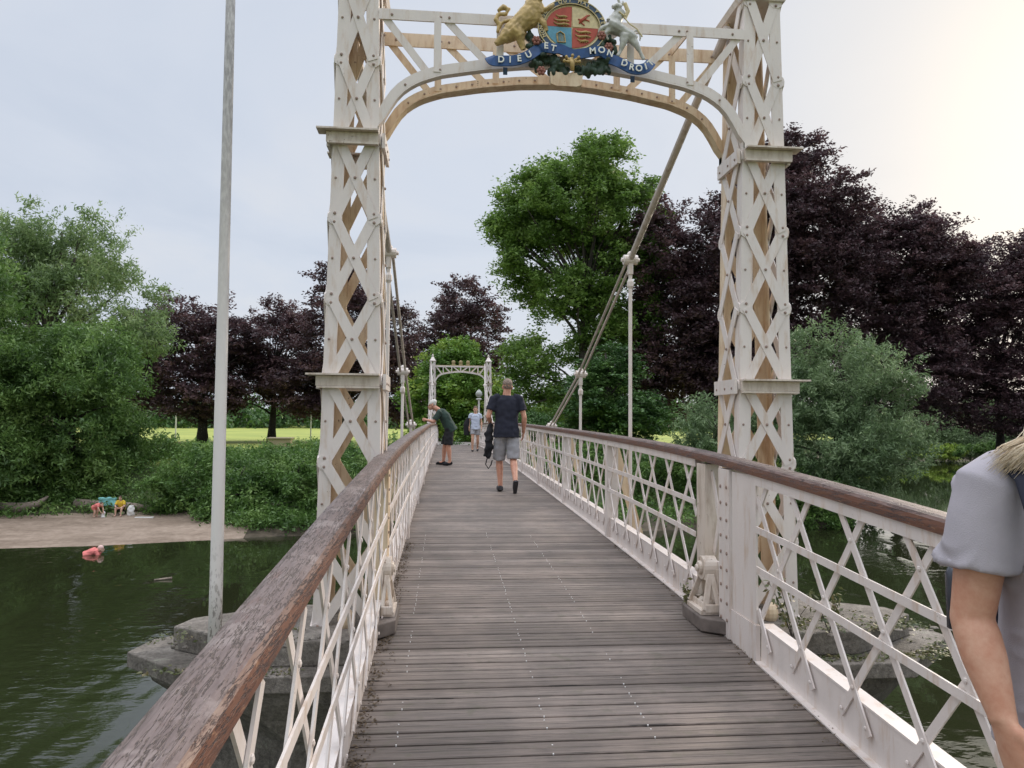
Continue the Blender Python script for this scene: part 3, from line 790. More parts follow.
# ------------------------------------------------------------------ stone pier and metal pole
pier = empty('stone_pier', (.8, 5.3, 0), 'weathered stone river pier with pointed ends under the near towers', 'stone pier')
def nose(l, w, yc=5.2):                     # long block across the bridge with blunt pointed ends
    c = .81
    return [(c-l, yc-.14*w), (c-l+.62, yc-w), (c+l-.62, yc-w), (c+l, yc-.14*w), (c+l-.06, yc+.3*w), (c+l-.62, yc+w), (c-l+.62, yc+w), (c-l+.06, yc+.3*w)]
def stone_block(name, l, w, z0, z1, bev):
    b = MB(); b.prism(nose(l, w), CZ+z0, CZ+z1)
    return b.build(name, STONE, pier, bevel=bev)
stone_block('upper_course', 2.58, .47, -1.53, -1.375, .012)
stone_block('coping', 2.86, .64, -1.63, -1.53, .008)
b = MB()
prof = [(-1.631,2.74,.60),(-1.72,2.70,.57),(-1.84,2.52,.50),(-2.0,2.36,.44)]
b.loft([[(x, y, CZ+z) for x, y in nose(l, w)] for z, l, w in prof]); b.build('corbel', STONE, pier)
b = MB(); b.loft([[(x, y, z) for x, y in nose(l, w)] for z, l, w in ((-1.6,2.6,.60),(CZ-2.0,2.34,.42))]); b.build('shaft', STONE, pier)
b = MB()
r2 = random.Random(5)
for _ in range(60):
    t = r2.uniform(-2.5, 2.5); b.ball((.83+t, 4.68+r2.uniform(-.06,.12), CZ-1.372), (r2.uniform(.01,.03),)*2+(r2.uniform(.005,.012),), 0, 6, 4)
b.build('loose_grit', STONE, pier)['kind'] = 'stuff'
pole = empty('metal_pole', (-1.39, 4.75, CZ-1.53), 'tall slender white painted metal pole with flaking base standing on the left pier end', 'pole')
pm, N, L, bs = mat('streaked_white_pole_paint'); v = coords(N, L)
sp_ = N.new('ShaderNodeSeparateXYZ'); L.new(coords(N, L), sp_.inputs[0])
hgt = ramp(N, L, nd(N, 'ShaderNodeMath', operation='MULTIPLY').outputs[0], [(0,(0,0,0)),(1,(1,1,1))])
flake = ramp(N, L, noise_t(N, L, coords(N, L, (14,14,5)), 3, 6, .7), [(.52,(0,0,0)),(.56,(1,1,1))])
mm = nd(N, 'ShaderNodeMapRange'); L.new(sp_.outputs[2], mm.inputs[0]); mm.inputs[1].default_value = CZ-.7; mm.inputs[2].default_value = CZ-1.5
mu = nd(N, 'ShaderNodeMath', operation='MULTIPLY'); L.new(flake, mu.inputs[0]); L.new(mm.outputs[0], mu.inputs[1])
m2 = nd(N, 'ShaderNodeMapRange'); L.new(sp_.outputs[2], m2.inputs[0]); m2.inputs[1].default_value = CZ+.2; m2.inputs[2].default_value = CZ+2.2
upper_grey = mixc(N, L, m2.outputs[0], (.78,.74,.70), ramp(N, L, noise_t(N, L, coords(N,L,(30,30,9)), 2, 5), [(.4,(.26,.25,.24)),(.65,(.46,.45,.43))]))  # mottled grey, stronger towards the upper shaft
L.new(mixc(N, L, mu.outputs[0], upper_grey, (.12,.09,.07)), bs.inputs['Base Color']); bs.inputs['Roughness'].default_value = .5
b = MB(); b.tube([(-1.39,4.75,CZ-1.53),(-1.39,4.75,CZ-1.0),(-1.40,4.75,CZ+1.5),(-1.41,4.75,CZ+4.6)], [.042,.039,.032,.024], 16); b.build('shaft', pm, pole, True)
b = MB(); b.box((-1.49,4.65,CZ-1.536),(-1.29,4.85,CZ-1.51)); 
for s1 in (-.07,.07):
    for s2 in (-.07,.07): b.tube([(-1.39+s1,4.75+s2,CZ-1.51),(-1.39+s1,4.75+s2,CZ-1.48)], .012, 6)
b.build('base_plate', pm, pole)
b = MB(); b.ball((-1.41,4.75,CZ+4.64), .05); b.build('top_ball', pm, pole, True)

# ------------------------------------------------------------------ ground and river
PARK = 3.5
def sstep(t): t = np.clip(t, 0, 1); return t*t*(3-2*t)
def shore(x):
    x = np.asarray(x, float)
    a = np.interp(x, [-200,-60,-30,-20,-16,-8,-2,8,20], [10,22,33,36,36.6,39.2,40,40,41])
    return a + 85*sstep((x-21)/34)
def bwid(x): return np.interp(x, [-200,-40,-15,-12.5,-10,-8,-7], [9,9,8.5,4.5,1.4,.8,.7])
def ground(x, y):
    x = np.asarray(x, float); y = np.asarray(y, float)
    t = y-shore(x); bw = bwid(x)
    h = np.where(t < 0, np.maximum(-1.6, t*.3), np.where(t < bw, .5*t/bw, .5+(PARK-.5)*sstep((t-bw)/7.5)))
    # ramp up to the far abutment
    r = np.exp(-((x-.7)/3.2)**4)*sstep((y-43)/4)*(1-sstep((y-70)/30)); h = np.maximum(h, (1.0)*r+h*(1) if False else h*(1-r)+(4.35)*r)
    near = -8.-y; h = np.where(near > 0, np.maximum(h, np.minimum(4., near*.6)), h)
    far = sstep((y-140)/200)*2.0
    return h+np.where(t > 20, far, 0)
def grid(name, xs, ys, fz, m):
    X, Y = np.meshgrid(xs, ys); Z = fz(X, Y); nx, ny = len(xs), len(ys)
    me = bpy.data.meshes.new(name); idx = np.arange(nx*ny).reshape(ny, nx)
    q = np.stack([idx[:-1,:-1], idx[:-1,1:], idx[1:,1:], idx[1:,:-1]], -1).reshape(-1,4)
    me.vertices.add(nx*ny); me.vertices.foreach_set('co', np.stack([X,Y,Z],-1).ravel())
    me.loops.add(len(q)*4); me.loops.foreach_set('vertex_index', q.ravel()); me.polygons.add(len(q))
    me.polygons.foreach_set('loop_start', np.arange(len(q))*4); me.polygons.foreach_set('loop_total', np.full(len(q),4))
    me.update(); me.validate(); me.polygons.foreach_set('use_smooth', [True]*len(q)); me.materials.append(m)
    o = bpy.data.objects.new(name, me); C.objects.link(o); return o
gm, N, L, bs = mat('park_grass_and_bank_soil'); v = coords(N, L)
n1 = noise_t(N, L, coords(N, L, (.12,.4,.12)), 1, 5); sp_ = N.new('ShaderNodeSeparateXYZ'); L.new(v, sp_.inputs[0])
grass = ramp(N, L, n1, [(.35,(.20,.26,.05)),(.6,(.34,.38,.08)),(.75,(.45,.44,.15))])
bank = ramp(N, L, noise_t(N, L, v, .8, 6), [(.4,(.035,.06,.02)),(.6,(.075,.10,.03)),(.75,(.10,.085,.05))])
mr = nd(N, 'ShaderNodeMapRange'); L.new(sp_.outputs[2], mr.inputs[0]); mr.inputs[1].default_value = PARK-.7; mr.inputs[2].default_value = PARK-.2
mud = nd(N, 'ShaderNodeMapRange'); L.new(sp_.outputs[2], mud.inputs[0]); mud.inputs[1].default_value = .35; mud.inputs[2].default_value = .9
bank = mixc(N, L, mud.outputs[0], ramp(N, L, noise_t(N, L, v, 2.5, 6), [(.35,(.06,.05,.035)),(.7,(.15,.12,.085))]), bank)
L.new(mixc(N, L, mr.outputs[0], bank, grass), bs.inputs['Base Color']); bs.inputs['Roughness'].default_value = .95
xs = np.concatenate([np.linspace(-600,-60,28)[:-1], np.linspace(-60,90,151), np.linspace(90,700,31)[1:]])
ys = np.concatenate([np.linspace(-120,25,30)[:-1], np.linspace(25,60,71), np.linspace(60,140,54)[1:], np.linspace(140,900,40)[1:]])
tag(grid('ground', xs, ys, ground, gm), kind='structure')
bmn, N, L, bs = mat('river_beach_sand'); v = coords(N, L)
n1 = noise_t(N, L, v, 3, 8, .7); wet = noise_t(N, L, coords(N, L, (.3,.6,1)), 1.4, 4)
sand = mixc(N, L, 1., ramp(N, L, n1, [(.3,(.23,.17,.125)),(.7,(.38,.30,.235))]), ramp(N, L, wet, [(.4,(.75,.73,.7)),(.6,(1.05,1.05,1.05))]), 'MULTIPLY')
L.new(sand, bs.inputs['Base Color']); bs.inputs['Roughness'].default_value = .9; bumpn(N, L, n1, .7, .05, bs)
X = np.linspace(-46, -10., 120); T = np.linspace(-.12, 1.02, 22)
me_x, me_t = np.meshgrid(X, T)
def beach_z(x, t): return 0
bo = grid('beach', X, T, lambda x, t: x*0, bmn)
co = np.empty(len(bo.data.vertices)*3); bo.data.vertices.foreach_get('co', co); co = co.reshape(-1,3)
tt_ = co[:,1].copy(); yy_ = shore(co[:,0])+tt_*bwid(co[:,0]); zz_ = ground(co[:,0], yy_)+.03+.03*np.sin(co[:,0]*1.7+yy_)*np.clip(tt_,0,1)
co = np.stack([co[:,0], yy_, zz_], -1); bo.data.vertices.foreach_set('co', co.ravel()); tag(bo, kind='structure')
wa = grid('river', np.array([-700.,-100,100,800]), np.array([-80.,0,60,200]), lambda x, y: x*0, WATER); tag(wa, kind='structure')
# far bank abutment and path
b = MB(); b.box((-.9,37.2,-1.2),(2.6,44,CZ-1.62)); o = b.build('far_abutment', STONE, None, bevel=.05); tag(o, 'stone abutment under the far portal on the opposite bank', 'abutment')
b = MB()
for i in range(12):
    y0, y1 = 47.9+i*5, 52.9+i*5
    z0, z1 = float(ground(.7,y0))+.05, float(ground(.7,y1))+.05
    b.add([(-.6,y0,z0),(2.0,y0,z0),(2.0,y1,z1),(-.6,y1,z1)], [(0,1,2,3)])
o = b.build('park_path', simple('worn_path_surface', (.22,.20,.18), .9)); tag(o, kind='structure')

# ------------------------------------------------------------------ trees
def leaf_mesh(name, cen, nper, spread, size, aspect, m, parent, rgen, hang=0., flatbias=0., axis=None):
    n = len(cen)*nper
    c = np.repeat(cen, nper, 0) + rgen.normal(size=(n,3))*np.repeat(spread, nper, 0) if spread.ndim == 2 else np.repeat(cen, nper, 0) + rgen.normal(size=(n,3))*spread
    if axis is not None: c = c + np.repeat(axis, nper, 0)*rgen.uniform(-.5,.5,(n,1))
    a = rgen.normal(size=(n,3)); a[:,2] = a[:,2]*(1-flatbias)-hang*2.2
    a /= np.linalg.norm(a, axis=1)[:,None]
    b_ = rgen.normal(size=(n,3)); b_[:,2] *= (1-flatbias); b_ -= a*(a*b_).sum(1)[:,None]; b_ /= np.linalg.norm(b_, axis=1)[:,None]+1e-9
    s = size*rgen.uniform(.6,1.35,(n,1)); a = a*s; b_ = b_*s*aspect
    V = np.stack([c-a, c+b_, c+a, c-b_], 1).reshape(-1,3)
    me = bpy.data.meshes.new(name); me.vertices.add(n*4); me.vertices.foreach_set('co', V.ravel())
    me.loops.add(n*4); me.loops.foreach_set('vertex_index', np.arange(n*4)); me.polygons.add(n)
    me.polygons.foreach_set('loop_start', np.arange(n)*4); me.polygons.foreach_set('loop_total', np.full(n,4)); me.update(calc_edges=True)
    me.materials.append(m); o = bpy.data.objects.new(name, me); C.objects.link(o); o.parent = parent
    if parent is not None: o.matrix_parent_inverse = parent_world(parent).inverted()
    return o
def crown_points(blobs, spacing, rgen, holes=.0, hscale=.28, shell=.55, seed=0.):
    out = []; outd = []
    for (cx, cy, cz, rx, ry, rz) in blobs:
        vol = 4.19*rx*ry*rz; n = int(vol/spacing**3*1.2)+6
        d = rgen.normal(size=(n,3)); d /= np.linalg.norm(d, axis=1)[:,None]; r = rgen.uniform(shell**3, 1, (n,1))**(1/3)
        wob = np.array([1+.22*noise.noise(Vector((v[0]*1.6+seed, v[1]*1.6, v[2]*1.6+cx))) + .16*noise.noise(Vector((v[0]*4+seed, v[1]*4, v[2]*4+cz))) for v in d])[:,None]
        out.append(np.array([cx,cy,cz]) + d*r*wob*np.array([rx,ry,rz])); outd.append(d)
    P = np.concatenate(out); D = np.concatenate(outd)
    if holes > 0:
        k = np.array([noise.noise(Vector((p[0]*hscale+seed, p[1]*hscale, p[2]*hscale*1.5))) for p in P]); s_ = k > -0.5+holes; P = P[s_]; D = D[s_]
    return P, D
def tree(name, label, cat, base, blobs, kind, group=None, spacing=1.25, nper=70, size=.17, aspect=.45, spread=(.55,.55,.28), holes=.25,
         trunk=.35, trunk_top=None, hang=0., flat=.5, limbs=26, seed=1, bark=None, shell=.5, spray=1.5, lift=0.):
    rg = np.random.default_rng(seed); base = Vector(base)
    root = empty(name, base, label, cat, group)
    bl = [(base.x+a, base.y+b_, base.z+c, d, e, f) for a, b_, c, d, e, f in blobs]
    P, D = crown_points(bl, spacing, rg, holes, seed=seed*3.1, shell=shell)
    A = D*np.array([1,1,.55]) + rg.normal(size=D.shape)*.35; A[:,2] += lift; A /= np.linalg.norm(A, axis=1)[:,None]
    A *= spray*rg.uniform(.5,1.4,(len(D),1))
    leaf_mesh('crown', P, nper, np.array(spread), size, aspect, LF[kind], root, rg, hang, flat, A)
    ztop = trunk_top if trunk_top else max(b_[2]+b_[5]*.5 for b_ in blobs)
    cxm = np.mean([q[0] for q in blobs]); 
    b = MB(); lean = rg.uniform(-.3,.3,2)
    K = 7; tp = [base + Vector((lean[0]*t + .25*sin(t*5+seed)*(t), lean[1]*t, ztop*t-.3*(t==0))) for t in np.linspace(0,1,K)]
    b.tube(tp, [trunk*1.35]+[trunk*(1-.8*t) for t in np.linspace(.08,1,K-1)], 10)
    sel = P[rg.choice(len(P), min(limbs, len(P)), replace=False)]
    for p in sel:
        p = Vector(p); h = max(.22, min(.92, (p.z-base.z)/ztop*.62)); i = h*(K-1); k0 = min(int(i), K-2); s0 = tp[k0].lerp(tp[k0+1], i-k0)
        mid = s0.lerp(p, .5)+Vector((rg.uniform(-.5,.5), rg.uniform(-.5,.5), .06*(p-s0).length)); L_ = (p-s0).length
        r_ = min(trunk*.42, .035*L_)*(1-h*.4)
        b.tube([s0, s0.lerp(mid,.5)+Vector((0,0,.03*L_)), mid, mid.lerp(p,.55), p], [r_, r_*.8, r_*.55, r_*.35, r_*.12], 6)
    b.build('trunk', bark or BARK, root, True)
    return root
def gz(x, y): return float(ground(x, y))
def at(px, y, py=420): p = site(px, py, y); return p.x
def top(py, y): return site(512, py, y).z
def W(px, y): return px*y/735.
def T(name, label, cat, px, D, blobs_px, kind, **k):
    """blobs_px: (centre px offset, depth offset m, centre py, radius x px, radius y m, radius z px)"""
    x = at(px, D); g = k.pop('ground', None); z = gz(x, D) if g is None else g; s = D/735.
    bl = [(a*s, b_, (site(px+a, c, D).z)-z, d*s*.93, e, f*s*.93) for a, b_, c, d, e, f in blobs_px]
    return tree(name, label, cat, (x, D, z), bl, kind, **k)
BE = 'copper beeches in the park'; WI = 'willows along the riverbank'; BU = 'bushes on the far riverbank'
# left bank
T('willow_tree', 'tall airy pale green willow, tallest tree at the far left', 'willow', 46, 62, [(-50,0,262,60,4.5,66),(-20,1,260,40,4,56),(0,1,300,60,5,70),(38,0,262,40,4,52),(80,0,300,36,4,34),(62,-1,318,36,4,60),(-75,2,330,60,5,100),(90,0,335,25,3,25)], 'palewillow', group=WI, spacing=1.1, nper=56, size=.19, aspect=.26, spread=(.22,.22,.22), holes=.45, hang=.0, spray=1.7, lift=.5, flat=0, trunk=.45, limbs=60, seed=3, shell=.2)
T('willow_tree', 'dense green willow with drooping foliage above the beach log', 'willow', 70, 49, [(-25,0,390,70,4.5,66),(34,-1,385,36,4,58),(10,-1,440,55,4,50),(-60,0,430,50,4.5,85),(48,0,440,22,3,40),(-10,-2,355,45,3.5,28)], 'willow', group=WI, spacing=.95, nper=84, size=.15, aspect=.3, spread=(.22,.22,.20), holes=.26, hang=.1, spray=1.4, lift=-.1, flat=0, trunk=.4, limbs=30, seed=5, shell=.35)
T('willow_tree', 'dark shaded willow at the left picture edge', 'willow', -50, 46, [(0,0,400,80,5,110),(10,-1,300,50,4,70),(50,-2,455,40,3,42)], 'willow', group=WI, spacing=1.05, nper=80, size=.16, aspect=.3, spread=(.24,.24,.20), holes=.26, hang=.1, spray=1.4, flat=0, trunk=.4, limbs=24, seed=6)
T('copper_beech_tree', 'rounded copper beech left of the pole, trunk clear of the grass', 'beech tree', 203, 80, [(-28,0,352,52,6,55),(18,1,340,40,5,38),(-8,-1,392,72,6,30),(-50,1,345,28,4,35)], 'copper', group=BE, spacing=1.25, nper=62, size=.18, holes=.26, spray=1.5, spread=(.30,.30,.13), flat=.5, trunk=.55, limbs=30, seed=11, bark=DARKBARK, trunk_top=8)
T('copper_beech_tree', 'copper beech between the pole and the left tower', 'beech tree', 272, 84, [(0,0,345,44,6,44),(-22,1,375,40,6,34),(26,-1,375,44,6,36),(12,0,325,28,4,22)], 'copper', group=BE, spacing=1.25, nper=62, size=.18, holes=.3, spray=1.52, spread=(.30,.30,.13), flat=.5, trunk=.45, limbs=34, seed=12, bark=DARKBARK, trunk_top=8)
T('copper_beech_tree', 'taller copper beech rising behind the left tower', 'beech tree', 345, 76, [(0,0,300,40,5,48),(-16,1,345,42,5,44),(22,-1,340,48,6,56),(45,0,380,34,5,45),(-20,0,390,44,5,30),(-44,2,385,36,5,34),(60,2,395,44,5,30)], 'copper', group=BE, spacing=1.25, nper=62, size=.18, holes=.3, spray=1.54, spread=(.30,.30,.13), flat=.5, trunk=.5, limbs=36, seed=13, bark=DARKBARK)
T('copper_beech_tree', 'copper beech with sloping crown behind the bright green tree', 'beech tree', 455, 100, [(10,0,305,30,6,30),(-8,0,335,38,6,32),(20,0,340,40,6,44),(-30,1,365,34,5,30),(0,0,385,56,6,40)], 'copper', group=BE, spacing=1.5, nper=60, size=.22, holes=.3, spread=(.35,.35,.15), flat=.5, spray=1.8, trunk=.5, limbs=30, seed=14, bark=DARKBARK)
T('chestnut_tree', 'bright yellow green rounded tree directly behind the far portal', 'green tree', 455, 62, [(0,0,372,34,4,34),(-12,-1,400,42,4,40),(16,-1,405,40,4,42),(0,-2,430,46,4,26),(4,0,352,22,3,14)], 'bright', spacing=.95, nper=80, size=.16, holes=.1, spread=(.26,.26,.16), spray=1.1, trunk=.35, limbs=14, seed=21, shell=.5)
T('lime_tree', 'tallest broad green tree between the far portal and the right tower', 'green tree', 583, 74, [(-15,0,210,62,7,62),(35,1,215,46,6,58),(-62,0,222,38,5,42),(2,-1,172,48,5,32),(-48,0,190,36,4,28),(46,0,184,32,4,30),(-30,0,290,44,6,34),(45,0,290,44,6,60),(-70,1,262,22,4,26),(62,0,240,22,4,50),(-78,0,225,24,4,22),(20,0,158,26,4,20),(-52,0,360,34,5,26),(-75,1,395,30,4,34),(-30,1,410,34,5,30),(0,2,345,26,4,30),(44,1,350,36,5,44),(64,1,320,24,4,40),(20,1,400,44,5,30)], 'green', spacing=1.4, nper=105, size=.20, holes=.36, spread=(.36,.36,.24), spray=1.9, lift=.1, trunk=.62, limbs=70, seed=22, shell=.45, trunk_top=24)
T('yew_tree', 'dark green layered conifer hanging low behind the right railing', 'conifer', 606, 58, [(0,0,395,44,4,38),(-14,-1,425,50,4,26),(18,-1,420,46,4,34),(6,0,365,28,3,26)], 'yew', spacing=.95, nper=90, size=.15, spread=(.26,.26,.09), spray=1.6, lift=-.25, flat=.75, holes=.15, trunk=.35, limbs=16, seed=23)
T('copper_beech_tree', 'largest copper beech, its crown highest, just behind the right tower', 'beech tree', 745, 72, [(-30,0,290,60,7,100),(20,0,250,62,7,92),(62,1,200,44,6,72),(-62,0,330,40,6,80),(75,0,290,50,6,90),(0,-1,370,90,7,50),(-72,1,235,20,4,50),(50,0,158,30,4,30),(95,0,205,32,5,40),(-95,0,260,26,5,70),(110,0,250,34,5,60),(-70,1,395,50,5,36),(-95,2,350,34,5,50)], 'copper', group=BE, spacing=1.35, nper=70, size=.20, holes=.24, spray=1.9, spread=(.34,.34,.15), flat=.5, trunk=.75, limbs=46, seed=31, bark=DARKBARK, trunk_top=20)
T('copper_beech_tree', 'reddish copper beech in the middle of the right hand group', 'beech tree', 895, 78, [(0,0,262,52,7,62),(-42,0,250,34,6,50),(-30,0,310,50,7,72),(48,0,262,34,6,44),(36,0,300,46,7,66),(0,-1,372,76,7,46),(14,0,225,30,5,30)], 'copper', group=BE, spacing=1.35, nper=70, size=.20, holes=.3, spray=1.9, spread=(.34,.34,.15), flat=.5, trunk=.6, limbs=44, seed=32, bark=DARKBARK, trunk_top=14, ground=PARK)
T('copper_beech_tree', 'copper beech at the right picture edge with sky showing through', 'beech tree', 1000, 80, [(0,0,288,60,7,60),(50,0,285,60,7,60),(-35,0,300,44,7,60),(-30,0,350,56,7,44),(20,-1,378,90,7,40),(-20,-2,410,70,6,26)], 'copper', group=BE, spacing=1.35, nper=70, size=.20, holes=.38, spray=1.9, spread=(.34,.34,.15), flat=.5, trunk=.4, limbs=44, seed=33, bark=DARKBARK, trunk_top=9, ground=PARK)
T('copper_beech_tree', 'low copper beech closing the gap beside the green willow', 'beech tree', 1110, 84, [(0,0,300,80,7,70),(60,0,330,70,7,60),(0,0,375,90,7,40)], 'copper', group=BE, spacing=1.5, nper=60, size=.22, holes=.25, spread=(.34,.34,.15), flat=.5, trunk=.5, limbs=20, seed=34, bark=DARKBARK, trunk_top=12, ground=PARK)
T('willow_tree', 'bushy grey green willow beside the right tower above the railing', 'willow', 838, 44, [(0,0,375,50,3.6,44),(-44,0,395,34,3,50),(46,0,368,30,3,34),(-10,-1,440,74,3.4,44),(-24,0,338,26,2.6,20),(36,-1,450,46,3,40),(60,-1,400,22,2.4,28)], 'grey', group=WI, spacing=.85, nper=72, size=.14, aspect=.26, spread=(.15,.15,.14), holes=.24, hang=.0, spray=1.5, lift=.45, flat=0, trunk=.3, limbs=24, seed=41, ground=.4, shell=.45)
T('willow_tree', 'smaller grey green willow seen between the chain and the right tower', 'willow', 715, 47, [(0,0,430,36,3,40),(40,0,425,40,3,36),(-26,0,455,28,2.6,26)], 'grey', group=WI, spacing=.85, nper=70, size=.14, aspect=.26, spread=(.15,.15,.14), holes=.26, hang=.0, spray=1.4, lift=.45, flat=0, trunk=.25, limbs=18, seed=42)
T('willow_tree', 'distant grey green willow hanging over the river behind the blonde hair', 'willow', 930, 118, [(0,0,432,56,6,28),(-60,0,432,40,6,28),(30,-2,445,60,5,14),(70,0,430,50,6,26),(-40,0,440,36,5,20),(110,0,425,50,6,30),(70,0,408,40,5,12)], 'grey', group=WI, spacing=1.4, nper=60, size=.26, aspect=.3, spread=(.7,.7,.6), holes=.25, hang=.2, flat=0, trunk=.4, limbs=20, seed=43)
# bushes
def bush(px, D, blobs, kind, label, seed, **k):
    return T('riverside_bush', label, 'bush', px, D, blobs, kind, group=BU, spacing=k.pop('spacing',.7), nper=k.pop('nper',64), spray=.8, lift=.3, size=k.pop('size',.12), aspect=.35, spread=(.17,.17,.14), holes=k.pop('holes',.22), trunk=.07, limbs=14, seed=seed, flat=.2, **k)
bush(195, 45.5, [(0,0,480,34,2.2,30),(-26,0,495,24,2,22),(26,0,470,24,2,24)], 'bush', 'leafy bank bush left of the pole above the beach', 51)
bush(245, 43.3, [(0,0,500,36,2.2,34),(26,0,480,26,2,30),(-20,0,505,26,2,20)], 'bush', 'light green bank bush right of the pole by the water', 52)
bush(268, 41.2, [(0,0,516,30,1.6,14),(34,0,514,28,1.6,16),(-22,0,522,16,1.2,8)], 'bush', 'low leafy scrub overhanging the water at the end of the beach', 66)
bush(300, 42.8, [(0,0,502,34,2.4,38),(26,0,478,28,2.2,34)], 'bush', 'bank bush left of the near tower foot', 53)
bush(370, 48, [(0,0,485,36,2.4,40),(34,0,470,32,2.2,34),(-26,0,470,26,2,34)], 'bush', 'bank bush seen through the lattice of the left tower', 54)
bush(150, 53, [(0,0,458,44,2.6,22),(50,0,460,40,2.6,18)], 'willow', 'dark bank bush between the willow and the park lawn', 55)
bush(260, 54, [(0,0,462,52,2.6,16),(60,0,458,44,2.4,16)], 'bush', 'low hedge like bush edging the park lawn', 56)
bush(560, 47, [(0,0,470,40,2.4,34),(50,0,465,36,2.4,30),(-40,0,480,36,2.2,28)], 'bush', 'bank bush behind the middle of the right railing', 57)
bush(660, 45, [(0,0,490,44,2.4,44),(44,0,480,38,2.4,36),(-30,0,475,34,2.2,32)], 'bush', 'tall bank bush behind the right railing left of the post', 58)
bush(770, 42, [(0,0,510,48,2.2,40),(46,0,505,40,2.2,36),(-36,0,500,30,2.2,34)], 'bush', 'bank bush at the waterline behind the right tower', 59, ground=.3)
bush(850, 42, [(0,0,505,34,2.0,26),(-26,0,495,30,2.2,34)], 'grey', 'overhanging willow shrub at the waterline right of the tower', 60, ground=.3)
bush(420, 50, [(0,0,470,34,2.2,26),(34,0,462,26,2.2,20)], 'yew', 'dark shrub behind the left railing near the far portal', 61)
bush(40, 47, [(0,0,482,40,2,18),(-50,0,485,40,2,18),(50,0,490,30,1.6,14)], 'willow', 'shaded undergrowth behind the long beach log', 62)
bush(900, 112, [(0,0,452,32,3,8),(46,0,452,30,3,8),(-30,0,452,20,3,7)], 'reed', 'sunlit yellow green waterside growth on the distant bank', 63, spacing=1.0, size=.25)
bush(985, 108, [(0,0,452,40,3,10),(60,0,450,44,3,10)], 'bush', 'dull green waterside growth on the distant bank beside the hair', 64, spacing=1.0, size=.22)
bush(505, 58, [(0,0,425,26,3,22),(30,0,430,26,3,18)], 'yew', 'dark shrub to the right of the far portal', 65)
# distant wood that reads as one mass
rg = np.random.default_rng(78); P = []
for i in range(2600):
    a = rg.uniform(-.85, 1.05); d = rg.uniform(190, 240); h = 5+9*abs(noise.noise(Vector((a*9, 1, 0)))) + 4*noise.noise(Vector((a*30,5,0)))
    P.append((sin(a)*d, cos(a)*d, PARK+rg.uniform(0,1)*h))
tag(leaf_mesh('distant_wood', np.array(P), 40, np.array((1.8,1.8,.9)), .7, .5, LF['yew'], None, rg), kind='stuff', label='distant belt of dark trees beyond the park')
# undergrowth covering the bank
P = []
while len(P) < 5200:
    x = rg.uniform(-46, 62) if len(P) < 3600 else rg.uniform(-12.5, -1.5); t = rg.uniform(.0, 9); y = float(shore(x))+float(bwid(x))*1.0+t-.5
    if abs(x-.8) < 2.4: continue
    P.append((x, y, max(.12, gz(x, y))+rg.uniform(.0,.45)))
tag(leaf_mesh('bank_undergrowth', np.array(P), 34, np.array((.45,.45,.18)), .11, .4, LF['bush'], None, rg, 0, 0), kind='stuff', label='low green undergrowth covering the far riverbank')
# fine grass at the park edge
# weeds by the right bracket and on the pier
def weed(x, y, z, h, label, seed, n=26):
    rg = np.random.default_rng(seed); root = empty('weed_plant', (x,y,z), label, 'weed', 'weeds growing on the bridge')
    b = MB(); pts = []
    for i in range(7):
        a = rg.uniform(0,6.28); q = Vector((x+cos(a)*h*.35, y+sin(a)*h*.35, z+h*rg.uniform(.6,1))); b.tube([(x,y,z), Vector((x,y,z)).lerp(q,.5)+Vector((0,0,h*.1)), q], [.0025,.002,.001], 5)
        pts += [tuple(Vector((x,y,z)).lerp(q, t)) for t in (.4,.6,.8,1)]
    b.build('stem', BARK, root)
    leaf_mesh('foliage', np.array(pts), 5, np.array((.018,.018,.018)), .018, .5, LF['weed'], root, rg)
weed(KR-.08, 4.86, dz(4.8), .18, 'scraggy weed growing behind the right bearing bracket', 1)
weed(KR+.45, 4.55, CZ-1.36, .40, 'dry weed on the right end of the stone pier', 2)
weed(KR+.75, 4.65, CZ-1.36, .30, 'smaller dry weed on the stone pier beside the outer strut', 3)

# litter and moss gathered against the kick plates
P = []
while len(P) < 420:
    x = KL+.02+abs(rg.normal())*.035; y = rg.uniform(1.2, 7.5); P.append((x, y, dz(y)+.004))
while len(P) < 560:
    x = KR-.02-abs(rg.normal())*.03; y = rg.uniform(2.2, 7.5); P.append((x, y, dz(y)+.004))
tag(leaf_mesh('deck_litter', np.array(P), 5, np.array((.012,.02,.003)), .008, .5, simple('brown_litter', (.11,.08,.05), .9), None, rg, 0, .7), kind='stuff', label='brown leaf litter and dirt gathered along the railing foot')

P = []
while len(P) < 300:
    x = rg.uniform(2.3, 3.5) if len(P) < 220 else rg.uniform(-1.8, -.9); y = 4.62+abs(rg.normal())*.22; P.append((x, min(y, 5.5), CZ-1.372 if (y > 4.76 and x < 3.3) else CZ-1.524))
tag(leaf_mesh('pier_litter', np.array(P), 7, np.array((.03,.03,.004)), .014, .55, LF['weed'], None, rg, 0, .7), kind='stuff', label='dry leaves and moss scattered over the stone pier top')

